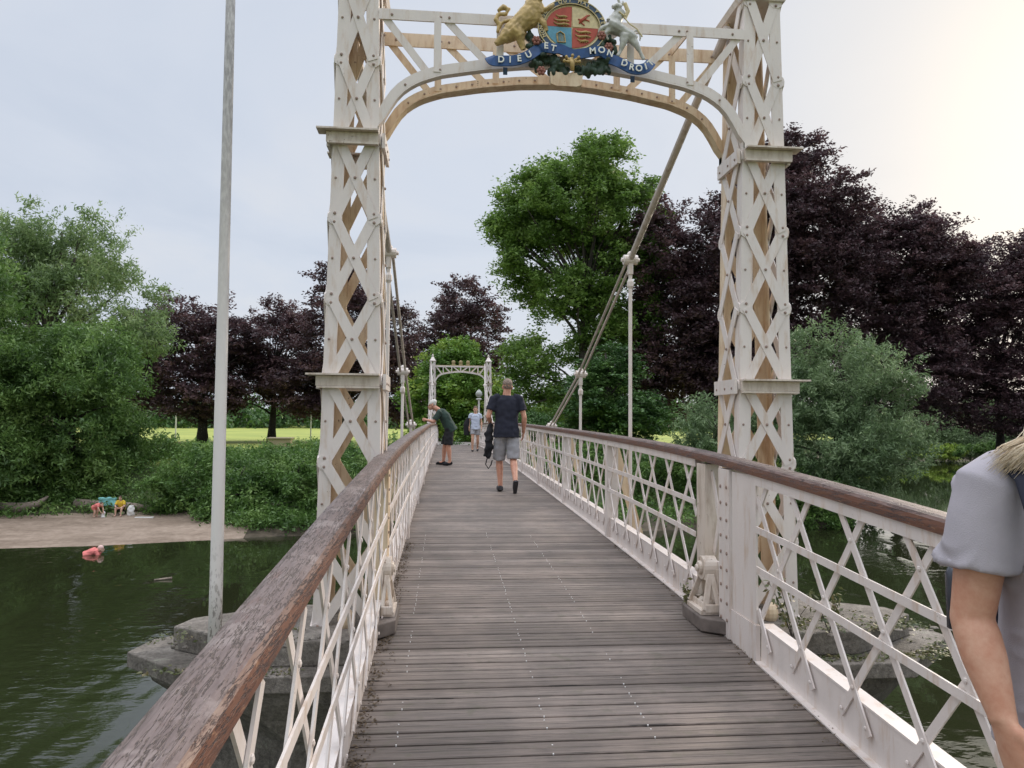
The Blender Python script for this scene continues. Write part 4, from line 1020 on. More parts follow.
# ------------------------------------------------------------------ beach and river details
LOGM = simple('bleached_driftwood', (.26,.21,.17), .9, 0, .3, 6, .02)
def log(pts, rad, label, name='driftwood_log'):
    b = MB(); b.tube(pts, rad, 9); 
    o = b.build(name, LOGM, None, True); return tag(o, label, 'log')
def gp(px, y, dzz=0.): x = at(px, y, 500); return Vector((x, y, gz(x, y)+dzz))
log([gp(-30,44.3,.2), gp(20,44.2,.3), gp(38,44.6,.45), gp(48,45,.75)], [.26,.3,.2,.06], 'long pale fallen trunk lying on the left of the beach')
log([gp(76,45.5,.25), gp(100,45.3,.3), gp(130,45.2,.3), gp(158,45.2,.15)], [.28,.3,.26,.12], 'pale log behind the seated person on the beach')
log([gp(245,42.5,.35), gp(270,41.6,.5), gp(300,41.2,.25), gp(312,41.,.1)], [.05,.1,.12,.08], 'bare grey snag at the waterline under the bank bushes')
o = log([site(154,581,28.6)*1, site(172,579,28.9)], [.03,.05], 'thin pale stick floating in the dark water', 'floating_stick')
for v_ in o.data.vertices: v_.co.z = v_.co.z - (CZ - CZ) if False else v_.co.z
zc = sum(v.co.z for v in o.data.vertices)/len(o.data.vertices)
for v_ in o.data.vertices: v_.co.z -= zc - .03
for px, D, lab, h in ((176, 92, 'thin pale lamp post standing in front of the left copper beeches', 5.6), (311, 92, 'thin pale lamp post beside the left tower foot', 5.4)):
    x = at(px, D); z = gz(x, D); root = empty('park_lamp_post', (x, D, z), lab, 'lamp post', 'lamp posts in the park')
    b = MB(); b.tube([(x,D,z),(x,D,z+h)], [.09,.06], 8); b.build('post', PALE, root)
    b = MB(); b.box((x-.12,D-.12,z+h),(x+.5,D+.12,z+h+.14)); b.build('lamp_head', PALE, root)
x = at(281, 62); z = gz(x, 62); b = MB(); b.prism([(x-.9,61.4),(x+.9,61.4),(x+.9,62.6),(x-.9,62.6)], z, z+.9); b.prism([(x-1.0,61.3),(x+1.0,61.3),(x+1.0,62.7),(x-1.0,62.7)], z+.9, z+1.02)
tag(b.build('stone_planter', simple('brown_stone', (.30,.25,.18), .9), None, bevel=.03), 'low brown stone planter on the lawn edge', 'planter')
# globe lamp by the far portal
p = site(479, 394, 40); root = empty('globe_lamp_post', (p.x, 40, dz(40)), 'white post with round globe lamp beside the far right tower', 'lamp post')
b = MB(); b.tube([(p.x,40,dz(40)),(p.x,40,dz(40)+.4),(p.x,40,p.z-.3)], [.10,.06,.05], 10); b.ball((p.x,40,p.z-.28), (.16,.16,.06)); b.build('post', PALE, root)
b = MB(); b.ball((p.x,40,p.z), (.19,.19,.19), 0, 16, 10); b.build('globe', simple('grey_globe_glass', (.45,.47,.45), .2), root, True)
b = MB(); b.ball((p.x,40,p.z+.18), (.10,.10,.03)); b.ball((p.x,40,p.z+.23), .025); b.build('lamp_cap', PALE, root, True)

# ------------------------------------------------------------------ people
def skin(name, col):
    m, N, L, b = mat(name); n = noise_t(N, L, coords(N, L), 26, 7, .7)
    L.new(ramp(N, L, n, [(.35, tuple(x*y for x, y in zip(col, (.90,.74,.68)))), (.65, tuple(min(1,x*1.06) for x in col))]), b.inputs['Base Color'])
    b.inputs['Roughness'].default_value = .52; b.inputs['Subsurface Weight'].default_value = .06; b.inputs['Subsurface Radius'].default_value = (.012,.004,.002)
    bumpn(N, L, noise_t(N, L, coords(N, L), 240, 3), .12, .001, b); return m
SKIN = skin('light_skin', (.58,.36,.25)); SKINR = skin('sunburnt_skin', (.55,.30,.21)); PALESKIN = skin('pale_skin', (.66,.45,.35))
def cloth(name, col, sc=180, b_=.3):
    m, N, L, b = mat(name); v = coords(N, L); n = noise_t(N, L, v, 9, 4)
    L.new(ramp(N, L, n, [(.3, tuple(x*.88 for x in col)), (.7, tuple(x*1.06 for x in col))]), b.inputs['Base Color']); b.inputs['Roughness'].default_value = .9
    w = noise_t(N, L, v, sc, 2); big = noise_t(N, L, coords(N, L, (1,1,.5)), 11, 3)
    bumpn(N, L, mixc(N, L, .6, w, big), b_, .006, b); return m
def V3(*a): return Vector(a)
EYE = simple('dark_eye', (.05,.035,.03), .15)
def person(label, loc, rz, J, clothes, skinm, hairm, hair='short', voxel=.009, group=None, s=1., extra=None, head_dir=(0,1,0), fem=False):
    """J: joints in local metres, facing +y, feet at z 0"""
    root = empty('person', loc, label, 'person', group, rz=rz); root.scale = (s,s,s)
    j = {k: V3(*v) for k, v in J.items()}
    b = MB()
    pel, che, nk, hd = j['pelvis'], j['chest'], j['neck'], j['head']
    side = (j['shR']-j['shL']).normalized(); up_ = (nk-pel).normalized(); fwd = up_.cross(side).normalized()*1.0
    w = .9 if fem else 1.
    b.tube([pel-up_*.06, pel+up_*.04, pel.lerp(che,.45), che, che.lerp(nk,.55), nk-up_*.03], [(.13,.09),(.165,.115),(.135*w,.10),(.165*w,.115),(.15*w,.10),(.075,.07)], 20, side=side)
    hdv = V3(*head_dir).normalized()
    b.tube([nk-up_*.06, nk, hd-V3(0,0,.02)+hdv*-.01], [.068,.064,.060], 14)
    def head(b):
        hs = hdv.cross(V3(0,0,1)).normalized(); rot = Matrix((hs, hdv, V3(0,0,1))).transposed()
        b.ball(hd+V3(0,0,.055)-hdv*.012, (.076,.096,.090), 0, 20, 14, rot)
        b.ball(hd+V3(0,0,-.02)+hdv*.022, (.060,.070,.078), 0, 18, 12, rot)
        b.ball(hd+V3(0,0,-.072)+hdv*.052, (.030,.028,.022), 0, 10, 8, rot)
        b.tube([hd+V3(0,0,.03)+hdv*.088, hd+V3(0,0,.0)+hdv*.106, hd+V3(0,0,-.012)+hdv*.100], [.009,.014,.013], 8)
        b.tube([hd+V3(0,0,-.042)+hdv*.088-hs*.02, hd+V3(0,0,-.042)+hdv*.096, hd+V3(0,0,-.042)+hdv*.088+hs*.02], [.006,.009,.006], 8)
        for s_ in (-1, 1):
            b.ball(hd+hs*s_*.079+V3(0,0,.005)-hdv*.006, (.010,.020,.032), 0, 8, 8, rot)
            b.tube([hd+hs*s_*.015+V3(0,0,.044)+hdv*.086, hd+hs*s_*.042+V3(0,0,.046)+hdv*.078], [.008,.006], 8)
        return hs, rot
    hs, hrot = head(b)
    def limb(pts, rad): b.tube(pts, rad, 14)
    for S, sg in (('R', 1), ('L', -1)):
        sh, el, wr = j['sh'+S], j['el'+S], j['wr'+S]
        f_ = .86 if fem else 1.
        limb([sh-side*sg*.05+V3(0,0,.0), sh, sh.lerp(el,.35), sh.lerp(el,.8), el, el.lerp(wr,.3), el.lerp(wr,.75), wr], [r*f_ for r in (.055,.058,.05,.042,.041,.043,.031,.026)])
        # hand: palm, four fingers, thumb
        hv = j.get('ha'+S, wr+(wr-el).normalized()*.1); d = (hv-wr).normalized(); pn = side*sg if abs(d.dot(side)) < .8 else V3(0,0,1)
        pn = (pn-d*pn.dot(d)).normalized(); wd = d.cross(pn).normalized()
        if wd.dot(fwd) < 0: wd = -wd
        b.tube([wr, wr+d*.03, wr+d*.085], [(.024,.018),(.036,.014),(.040,.013)], 12, side=wd)
        for k_, (o_, L_) in enumerate(((.030,.062),(.011,.072),(-.010,.068),(-.030,.052))):
            q = wr+d*.08+wd*o_; c1 = q+d*L_*.5-pn*.008; c2 = c1+d*L_*.42-pn*.022
            b.tube([q-d*.02, q, c1, c2], [.0095,.0095,.0088,.0070], 8)
        q = wr+d*.025+wd*.028; b.tube([wr+d*.01+wd*.01, q, q+d*.03+wd*.018-pn*.008, q+d*.052+wd*.018-pn*.016], [.013,.013,.011,.008], 8)
        hi, kn, an = j['hi'+S], j['kn'+S], j['an'+S]
        limb([hi+V3(0,0,.05), hi, hi.lerp(kn,.4), hi.lerp(kn,.85), kn, kn.lerp(an,.3), kn.lerp(an,.72), an], [r*(1.0 if not fem else .95) for r in (.08,.088,.076,.058,.054,.058,.042,.036)])
        to = j.get('to'+S, an+V3(0,.14,-.05)); b.tube([an-(to-an).normalized()*.03+V3(0,0,-.02), an+V3(0,0,-.01), an.lerp(to,.6), to], [.03,.036,.032,.022], 10)
    fused(b, 'body', skinm, root, voxel, 3, .5, local=True)
    for sg in (-1, 1):
        b = MB(); b.ball(hd+hs*sg*.030+V3(0,0,.022)+hdv*.084, .010, 0, 10, 8); b.build('eye', EYE, None, True).parent = root
    # hair
    if hairm:
        b = MB()
        if hair == 'short': b.ball(hd+V3(0,0,.068)-hdv*.016, (.079,.097,.084), 0, 20, 14, hrot); b.ball(hd+V3(0,0,.022)-hdv*.042, (.068,.058,.05), 0, 14, 10, hrot)
        if hair == 'cap': b.ball(hd+V3(0,0,.075)-hdv*.018, (.082,.100,.086), 0, 20, 14, hrot)
        def cut(co, no):
            return co
        fused(b, 'hair', hairm, root, .008, 1, .3, lambda c, n: wav(c, n, .006, 60), local=True)
    for c in clothes:
        b = MB(); t = c['type']; g = c.get('g', .012)
        if t == 'shirt':
            hem = c.get('hem', .0); up2 = up_
            b.tube([pel-up2*(hem+.03), pel-up2*hem*.5, pel.lerp(che,.45), che, che.lerp(nk,.62), nk-up2*.02], [(.212*w,.158),(.205*w,.152),(.182*w,.138),(.196*w,.142),(.178*w,.125),(.092,.082)], 22, side=side)
            for S, sg in (('R', 1), ('L', -1)):
                sh, el, wr = j['sh'+S], j['el'+S], j['wr'+S]; fr = c.get('sleeve', .62)
                b.tube([sh-side*sg*.10+up2*.025, sh-side*sg*.045+up2*.01, sh-up2*.012, sh.lerp(el,.35), sh.lerp(el,min(fr,1.))], [.054,.062,.068,.070,.075], 14)
                if fr > 1: b.tube([sh.lerp(el,.9), el, el.lerp(wr,fr-1)], [.06,.055,.042], 12)
        if t == 'shorts':
            fr = c.get('len', .75)
            b.tube([pel+up_*.08, pel, pel-V3(0,0,.08), pel-V3(0,0,.13)], [(.160,.112),(.172,.125),(.182,.132),(.12,.10)], 20, side=side)
            for S, sg in (('R', 1), ('L', -1)):
                hi, kn, an = j['hi'+S], j['kn'+S], j['an'+S]; e_ = hi.lerp(kn, min(fr, 1)); wid = c.get('w', .10)
                b.tube([hi+V3(0,0,.04), hi.lerp(kn,.2), hi.lerp(kn,.5), e_], [.095,.10,wid,wid], 14)
                if fr > 1: b.tube([hi.lerp(kn,.95), kn, kn.lerp(an, fr-1)], [wid*.9, wid*.8, wid*.7], 12)
        if t == 'shoes':
            for S in 'RL':
                an = j['an'+S]; to = j.get('to'+S, an+V3(0,.14,-.05)); d = (to-an).normalized(); h = an-d*.045+V3(0,0,-.03)
                b.tube([h-d*.015, h, an.lerp(to,.45)+V3(0,0,-.02), to, to+d*.04], [.032,.042,.043,.038,.022], 12)
        fused(b, c['name'], c['m'], root, c.get('voxel', .011), 3, .5, lambda q, n: wav(q, n, c.get('wr', .012), 14), local=True)
    if extra: extra(root, j)
    return root
NAVYC = cloth('navy_cotton', (.014,.016,.030)); GREYC = cloth('grey_marl_cotton', (.34,.34,.36)); BLACKC = cloth('black_cloth', (.012,.012,.015)); DGREENC = cloth('dark_green_cotton', (.022,.045,.035))
LILAC = cloth('pale_lilac_grey_cotton', (.41,.385,.42), 420, .4); WHITEB = cloth('pale_blue_cotton', (.50,.55,.66)); YEL = cloth('yellow_cotton', (.72,.50,.05)); PINK = cloth('pink_fabric', (.75,.22,.20)); SHOE = cloth('dark_shoe_fabric', (.05,.05,.055)); SOLE = simple('shoe_sole', (.55,.55,.53), .8)
GREYHAIR = simple('grey_stubble_hair', (.24,.18,.145), .8, 0, .3, 60, .002); WHITEHAIR = simple('white_hair', (.62,.60,.56), .8, 0, .2, 60, .003); BROWNHAIR = simple('brown_hair', (.10,.06,.04), .7, 0, .3, 60, .002)

# walking man, seen from behind
JM = dict(pelvis=(0,0,.98), chest=(0,.02,1.30), neck=(0,.02,1.54), head=(0.01,.03,1.635), shR=(.205,.01,1.47), shL=(-.205,.01,1.47),
          elR=(.275,-.03,1.17), wrR=(.275,.06,.93), haR=(.27,.09,.84), elL=(-.29,-.04,1.18), wrL=(-.24,.16,1.06), haL=(-.22,.25,1.03),
          hiR=(.095,0,.93), hiL=(-.095,0,.93), knR=(.11,-.03,.51), knL=(-.10,.13,.50), anR=(.115,-.34,.185), anL=(-.085,.06,.085), toR=(.115,-.26,.06), toL=(-.10,.20,.045))
def soles(root, j):
    b = MB()
    for S in 'RL':
        an, to = j['an'+S], j['to'+S]; d = (to-an).normalized()
        n_ = d.cross(V3(1,0,0)).normalized(); n_ = n_ if n_.z < 0 else -n_
        b.tube([an-d*.06+n_*.062, an+n_*.066, to+d*.04+n_*.04], [(.036,.010),(.038,.010),(.028,.010)], 12, side=(1,0,0))
        b.build('shoe_sole', SHOE, None).parent = root; b = MB()
p = site(506, 491, 12.2)
man = person('man in navy t-shirt and grey shorts walking away along the bridge', (p.x, 12.2, dz(12.2)), 0, JM,
   [dict(type='shirt', name='t_shirt', m=NAVYC, hem=.10, sleeve=.66), dict(type='shorts', name='shorts', m=GREYC, len=.98, w=.105), dict(type='shoes', name='shoes', m=SHOE)], SKINR, GREYHAIR, extra=soles, s=1.055)
b = MB(); bx_ = p.x-.28; z0 = dz(12.2)
b.tube([(bx_+.03,12.30,z0+1.10),(bx_-.02,12.26,z0+.95),(bx_+.0,12.24,z0+.75),(bx_-.03,12.25,z0+.55)], [(.04,.08),(.062,.07),(.068,.055),(.04,.04)], 14)
b.tube([(bx_-.04,12.2,z0+.85),(bx_-.06,12.2,z0+.7),(bx_-.08,12.2,z0+.58)], [.035,.03,.02], 10)
o = fused(b, 'folded_jacket', BLACKC, None, .012, 2, .5, lambda q, n: wav(q, n, .03, 12)); tag(o, 'black jacket hanging over the walking man\'s left arm', 'jacket')
b = MB(); b.tube([(bx_-.03,12.25,z0+.57),(bx_-.06,12.26,z0+.45),(bx_-.01,12.27,z0+.38),(bx_+.03,12.27,z0+.44),(bx_+.05,12.26,z0+.52)], .010, 7)
tag(b.build('strap_loop', BLACKC, None, True), 'thin black strap dangling below the folded jacket', 'strap')
# leaning man
JL = dict(pelvis=(0,-.02,.93), chest=(0,.10,1.18), neck=(0,.27,1.36), head=(0,.41,1.455), shR=(.19,.23,1.30), shL=(-.19,.23,1.30),
          elR=(.20,.36,1.06), wrR=(.12,.55,1.11), haR=(.06,.62,1.12), elL=(-.20,.36,1.06), wrL=(-.10,.56,1.11), haL=(-.04,.63,1.12),
          hiR=(.10,-.01,.88), hiL=(-.10,-.01,.88), knR=(.12,.09,.48), knL=(-.12,.0,.48), anR=(.13,.12,.08), anL=(-.14,-.04,.08), toR=(.15,.27,.04), toL=(-.16,.11,.04))
person('white haired man in dark shirt and shorts leaning on the left handrail', (KL+.50, 18.7, dz(18.7)), radians(90), JL,
   [dict(type='shirt', name='shirt', m=DGREENC, hem=.10, sleeve=.8), dict(type='shorts', name='shorts', m=BLACKC, len=.95, w=.11), dict(type='shoes', name='sandals', m=BLACKC)], SKINR, WHITEHAIR, head_dir=(0,1,-.3), s=1.03)
# person in pale top, walking towards the camera
JC = dict(pelvis=(0,0,.90), chest=(0,.0,1.20), neck=(0,.0,1.42), head=(0,.02,1.55), shR=(.175,0,1.37), shL=(-.175,0,1.37),
          elR=(.23,-.03,1.10), wrR=(.23,.05,.87), elL=(-.23,-.03,1.10), wrL=(-.23,.05,.87), hiR=(.09,0,.86), hiL=(-.09,0,.86),
          knR=(.10,.12,.47), knL=(-.10,-.02,.46), anR=(.10,.10,.08), anL=(-.10,-.2,.12), toR=(.10,.23,.04), toL=(-.10,-.08,.04))
p = site(475, 450, 27.5)
person('distant person in pale blue top and grey shorts coming along the bridge', (p.x, 27.5, dz(27.5)), pi, JC,
   [dict(type='shirt', name='top', m=WHITEB, hem=.05, sleeve=.5), dict(type='shorts', name='shorts', m=GREYC, len=.6, w=.10), dict(type='shoes', name='shoes', m=SHOE)], SKIN, BROWNHAIR, fem=True)
b = MB(); b.tube([(p.x-.27,27.5,dz(27.5)+1.25),(p.x-.33,27.5,dz(27.5)+1.0),(p.x-.32,27.5,dz(27.5)+.6)], [(.05,.06),(.12,.09),(.10,.07)], 12)
tag(fused(b, 'shoulder_bag', BLACKC, None, .015, 2), 'dark bag carried beside the distant person in pale blue', 'bag')
# seated person in yellow on the beach
p = gp(122, 44.1)
JS = dict(pelvis=(0,0,.42), chest=(0,.10,.68), neck=(0,.17,.88), head=(0,.24,1.0), shR=(.19,.15,.83), shL=(-.19,.15,.83),
          elR=(.25,.28,.58), wrR=(.12,.44,.52), elL=(-.25,.28,.58), wrL=(-.12,.44,.50), hiR=(.10,.02,.42), hiL=(-.10,.02,.42),
          knR=(.16,.42,.46), knL=(-.16,.42,.46), anR=(.15,.44,.08), anL=(-.15,.44,.08), toR=(.16,.58,.04), toL=(-.16,.58,.04))
person('person in yellow top and black shorts sitting on the beach log', tuple(p+V3(0,0,-.02)), pi, JS,
   [dict(type='shirt', name='top', m=YEL, hem=.02, sleeve=.7), dict(type='shorts', name='shorts', m=BLACKC, len=.5, w=.10)], PALESKIN, BROWNHAIR, voxel=.014)
b = MB(); q = p; b.box((q.x-.24,q.y-.22,q.z+.30),(q.x+.24,q.y+.22,q.z+.34))
for sx in (-.2,.2):
    b.bar((q.x+sx,q.y-.2,q.z),(q.x+sx,q.y+.2,q.z+.32),.03,.03,(1,0,0)); b.bar((q.x+sx,q.y+.2,q.z),(q.x+sx,q.y-.2,q.z+.32),.03,.03,(1,0,0))
tag(b.build('folding_stool', BLACKC), 'dark folding stool under the person in yellow', 'stool')
# bending child in pink
p = gp(96, 43.5)
JB = dict(pelvis=(0,-.08,.55), chest=(0,.14,.66), neck=(0,.30,.72), head=(0,.40,.72), shR=(.13,.26,.70), shL=(-.13,.26,.70),
          elR=(.16,.34,.50), wrR=(.10,.42,.34), elL=(-.16,.34,.50), wrL=(-.10,.42,.34), hiR=(.08,-.06,.52), hiL=(-.08,-.06,.52),
          knR=(.10,.06,.30), knL=(-.10,.06,.30), anR=(.10,-.04,.07), anL=(-.10,-.04,.07), toR=(.10,.07,.04), toL=(-.10,.07,.04))
person('child in pink bending over on the beach left of the yellow top', tuple(p), radians(-110), JB,
   [dict(type='shirt', name='top', m=PINK, hem=.0, sleeve=.5), dict(type='shorts', name='shorts', m=PINK, len=.5, w=.08)], PALESKIN, BROWNHAIR, voxel=.014)
# swimmer
p = site(88, 558, 34.2); zbed = gz(p.x, 34.2)
person('child in pink crouching in the river in front of the beach', (p.x, 34.2, -.72), radians(-75), JB,
   [dict(type='shirt', name='swim_top', m=PINK, hem=.0, sleeve=.9)], PALESKIN, cloth('pale_pink_sun_hat', (.8,.55,.5)), hair='cap', voxel=.014, s=1.25)
# towel and bags
b = MB(); q = gp(108, 44.9, .45); b.box((q.x-.55,q.y-.05,q.z-.05),(q.x+.45,q.y+.1,q.z+.42)); 
tag(fused(b, 'folded_towel', cloth('turquoise_towel', (.22,.52,.50)), None, .03, 2, .5, lambda c, n: wav(c, n, .09, 4)), 'turquoise towel draped over the beach log', 'towel')
for px, yy, hh, nm, lab in ((131, 43.9, .62, 'carrier_bag', 'tall white carrier bag beside the folding stool'), (103.5, 43.5, .32, 'white_tub', 'small white tub on the sand between the two beachgoers')):
    q = gp(px, yy); b = MB(); r_ = hh*.32; b.tube([q, q+V3(0,0,hh*.6), q+V3(.02,0,hh)], [(r_,r_*.7),(r_*1.05,r_*.7),(r_*.5,r_*.3)], 12)
    tag(fused(b, nm, PALE, None, .02, 1, .5, lambda c, n: wav(c, n, .06, 6)), lab, 'bag' if 'bag' in nm else 'tub')
b = MB(); q = gp(145, 43.2, .04); b.box((q.x-.5,q.y-.1,q.z-.02),(q.x+.5,q.y+.1,q.z+.05)); tag(b.build('pale_plank', PALE, None, bevel=.02), 'short white plank lying on the sand near the bushes', 'plank')

# the person at the right picture edge -------------------------------
D0 = 1.38
S_ = site(990, 488, D0); E_ = site(972, 618, D0+.02); W_ = site(1004, 722, D0-.06)
gx = S_.x+.205; gzv = dz(D0)
root = empty('person', (gx, D0, gzv), 'blonde person in pale grey t-shirt with a dark backpack at the right picture edge', 'person')
b = MB()
sh, el, wr = S_, E_, W_
pel = V3(gx+.01, D0+.03, gzv+.93); che = V3(gx+.01, D0, gzv+1.2); nk = V3(gx, D0+.01, gzv+1.45); hd = V3(gx+.0, D0-.02, gzv+1.585)
side = V3(1,0,0)
b.tube([pel-V3(0,0,.08), pel, pel.lerp(che,.5), che, che.lerp(nk,.6), nk], [(.145,.11),(.155,.115),(.13,.10),(.15,.12),(.13,.09),(.06,.055)], 24, side=side)
b.tube([nk-V3(0,0,.05), nk, hd], [.058,.052,.05], 16)
hdv = V3(-.1,-1,0).normalized(); hs = hdv.cross(V3(0,0,1)).normalized(); rot = Matrix((hs, hdv, V3(0,0,1))).transposed()
b.ball(hd+V3(0,0,.055)-hdv*.012, (.074,.092,.088), 0, 24, 16, rot); b.ball(hd+V3(0,0,-.02)+hdv*.02, (.057,.067,.076), 0, 20, 14, rot)
b.tube([hd+V3(0,0,.03)+hdv*.085, hd+hdv*.102, hd+V3(0,0,-.012)+hdv*.096], [.008,.012,.011], 10)
b.tube([hd+V3(0,0,-.042)+hdv*.086-hs*.02, hd+V3(0,0,-.042)+hdv*.093, hd+V3(0,0,-.042)+hdv*.086+hs*.02], [.005,.008,.005], 8)
# arms
def arm(sh, el, wr, hand_d, sg):
    m1 = sh.lerp(el,.45)+V3(-.004*sg*0,0,0)
    fo = (wr-el); 
    b.tube([sh+V3(.05*sg,0,.0), sh, sh.lerp(el,.3), sh.lerp(el,.62), sh.lerp(el,.88), el, el.lerp(wr,.18), el.lerp(wr,.40), el.lerp(wr,.70), el.lerp(wr,.92), wr],
           [.055,.056,.050,.0445,.0405,.0395,.0415,.040,.032,.0255,.0245], 22)
    d = hand_d.normalized(); pn = V3(sg,0,0); pn = (pn-d*pn.dot(d)).normalized(); wd = d.cross(pn).normalized()
    if wd.y > 0: wd = -wd
    b.tube([wr-d*.01, wr+d*.025, wr+d*.055, wr+d*.088], [(.025,.020),(.033,.017),(.038,.0145),(.038,.013)], 18, side=wd)
    for o_, L_, cu in ((.028,.064,.2),(.0095,.073,.28),(-.0095,.067,.36),(-.027,.052,.45)):
        q = wr+d*.082+wd*o_; c1 = q+(d*cos(cu)+pn*sin(cu))*L_*.45; c2 = c1+(d*cos(cu*2.4)+pn*sin(cu*2.4))*L_*.32; c3 = c2+(d*cos(cu*3.4)+pn*sin(cu*3.4))*L_*.25
        b.tube([q-d*.025, q, c1, c2, c3], [.0095,.0092,.0085,.0078,.0062], 10)
    q = wr+d*.02+wd*.028+pn*.004; c1 = q+d*.032+wd*.016+pn*.010; c2 = c1+d*.026+wd*.004+pn*.008
    b.tube([wr+d*.005+wd*.012, q, c1, c2], [.0145,.0138,.0112,.0085], 10)
arm(sh, el, wr, V3(.15,-.25,-1), 1)
shL = V3(2*gx-sh.x+.0, D0+.02, sh.z); elL = V3(shL.x+.05, D0+.04, el.z); wrL = V3(shL.x+.05, D0-.1, wr.z)
arm(shL, elL, wrL, V3(0,-.25,-1), -1)
for s_ in (-1, 1):
    hi = V3(gx+s_*.075, D0+.03, gzv+.88); kn = V3(gx+s_*.10, D0-.02+s_*.12, gzv+.48); an = V3(gx+s_*.09, D0+.06+s_*.20, gzv+.09)
    b.tube([hi+V3(0,0,.05), hi, hi.lerp(kn,.5), kn, kn.lerp(an,.3), an], [.09,.09,.072,.052,.054,.036], 16); b.tube([an, an+V3(0,-.06,-.03), an+V3(0,-.14,-.055)], [.036,.034,.022], 12)
fused(b, 'body', skin('tanned_arm_skin', (.56,.325,.22)), root, .0045, 4, .5)
b = MB()
b.tube([pel-V3(0,0,.10), pel, pel.lerp(che,.5), che, che.lerp(nk,.5), che.lerp(nk,.85), nk-V3(0,0,.02)], [(.176,.13),(.176,.13),(.168,.122),(.172,.135),(.165,.115),(.13,.09),(.07,.065)], 28, side=side)
for s0, e0, sg in ((sh, el, 1), (shL, elL, -1)):
    hem = s0.lerp(e0, .60)
    b.tube([s0+V3(.075*sg,0,.015), s0+V3(.03*sg,0,.012), s0+V3(.0,0,.0), s0.lerp(e0,.18), s0.lerp(e0,.4), hem-V3(.0,0,0)], [.060,.066,.066,.067,.0675,.0685], 26)
def wrinkle(c, n):
    d = np.array([noise.noise(Vector((q[0]*7, q[1]*7, q[2]*7)))*.004 + (1-abs(noise.noise(Vector((q[0]*9+q[2]*5, q[1]*9, q[2]*26-q[0]*20)))*2.2))*.022*max(0., noise.noise(Vector((q[0]*8+3, q[1]*8, q[2]*9)))*2.2) for q in c]); return c+n*d[:,None]
fused(b, 't_shirt', LILAC, root, .0055, 4, .5, wrinkle)
b = MB(); hem = sh.lerp(el,.60); hd_ = (el-sh).normalized()
for t in (.025,.012): b.tube([hem-hd_*(t+.0018), hem-hd_*t], [.0705,.0705], 32, cap=False)
# backpack straps and backpack
b = MB(); r_ = side
sx = S_.x+.004
b.tube([(sx+.07,D0+.11,gzv+1.26),(sx+.05,D0+.07,gzv+1.37),(sx+.02,D0+.0,gzv+1.418),(sx+.004,D0-.085,gzv+1.37),(sx+.008,D0-.118,gzv+1.27),(sx+.03,D0-.115,gzv+1.16),(sx+.07,D0-.08,gzv+1.08),(sx+.12,D0-.02,gzv+1.05)], [(.024,.007)]*8, 10, side=(1,0,0))
sx = gx+.085
b.tube([(sx,D0+.12,gzv+1.30),(sx,D0+.09,gzv+1.41),(sx,D0+.0,gzv+1.445),(sx+.004,D0-.095,gzv+1.38),(sx+.01,D0-.135,gzv+1.25),(sx+.02,D0-.12,gzv+1.08),(sx+.05,D0-.0,gzv+.98)], [(.024,.007)]*7, 10, side=(1,0,0))
bp = empty('backpack', (gx, D0+.22, gzv+1.0), 'dark navy backpack with shoulder straps on the person in grey', 'backpack')
b.build('shoulder_straps', NAVYC, bp, True)
b = MB(); bx0 = gx+.06
b.tube([(bx0,D0+.19,gzv+.88),(bx0,D0+.20,gzv+.92),(bx0,D0+.20,gzv+1.1),(bx0,D0+.19,gzv+1.28),(bx0,D0+.18,gzv+1.33)], [(.10,.05),(.115,.07),(.12,.075),(.10,.06),(.07,.04)], 24, side=(1,0,0))
fused(b, 'bag_body', NAVYC, bp, .009, 4, .5, lambda c, n: wav(c, n, .012, 9))
q = site(955, 588, D0+.20); b = MB(); b.tube([q+V3(.01,0,-.09), q+V3(.01,0,.03), q+V3(.01,0,.05)], [.026,.028,.02], 14); b.tube([q+V3(.01,0,.05), q+V3(.01,0,.075)], [.018,.018], 12)
b.build('side_bottle', simple('smoked_bottle', (.04,.045,.06), .25), bp, True)
for sg in (-1, 1):
    b = MB(); b.ball(hd+hs*sg*.030+V3(0,0,.022)+hdv*.082, .010, 0, 12, 8); b.build('eye', EYE, root, True)
# hair: strands over the head and down to the shoulder
b = MB(); r2 = random.Random(9)
HAIRM, N, L, bs = mat('blonde_hair'); n_ = noise_t(N, L, coords(N, L, (1,1,1)), 9, 5)
ri = N.new('ShaderNodeNewGeometry'); L.new(ramp(N, L, ri.outputs['Random Per Island'], [(0,(.55,.42,.27)),(.5,(.68,.56,.39)),(1,(.80,.70,.54))]), bs.inputs['Base Color']); bs.inputs['Roughness'].default_value = .4
for i in range(4200):
    a = r2.uniform(0, 2*pi); ca, sa = cos(a), sin(a)
    if sa < -.45: continue
    sp_h = r2.uniform(.8,1.2); jx, jy, jz = r2.uniform(-.008,.008), r2.uniform(-.01,.01), r2.uniform(-.014,.010); lo = r2.uniform(.70,1.0); fr = sa*.085
    t0 = hd+V3(.02*ca, .02*sa, .148); t1 = hd+V3(.080*ca, .098*sa+.01, .075); t2 = hd+V3(.084*ca+jx*.3, .10*sa+.012, -.02)
    t3 = hd+V3(.083*ca*sp_h+jx, fr+.01, -.085); t4 = hd+V3(.112*ca*sp_h+jx, fr*.9-.01+jy, -.128+jz); t5 = hd+V3(.160*ca*lo+jx, fr*.8-.02+jy, -.143+jz)
    t6 = hd+V3(.205*ca*lo+jx, fr*.7-.03+jy*1.5, -.160+jz*1.4); t7 = t6+(t6-t5)*r2.uniform(.15,1.3)+V3(0,0,-.008)
    b.tube([t0,t1,t2,t3,t4,t5,t6,t7], [.0010,.0013,.0013,.0013,.0012,.0011,.0008,.0003], 3)
b.build('hair', HAIRM, root, True)
b = MB(); b.ball(hd+V3(0,.01,.055), (.079,.095,.09)); b.build('hair_cap', HAIRM, root, True)
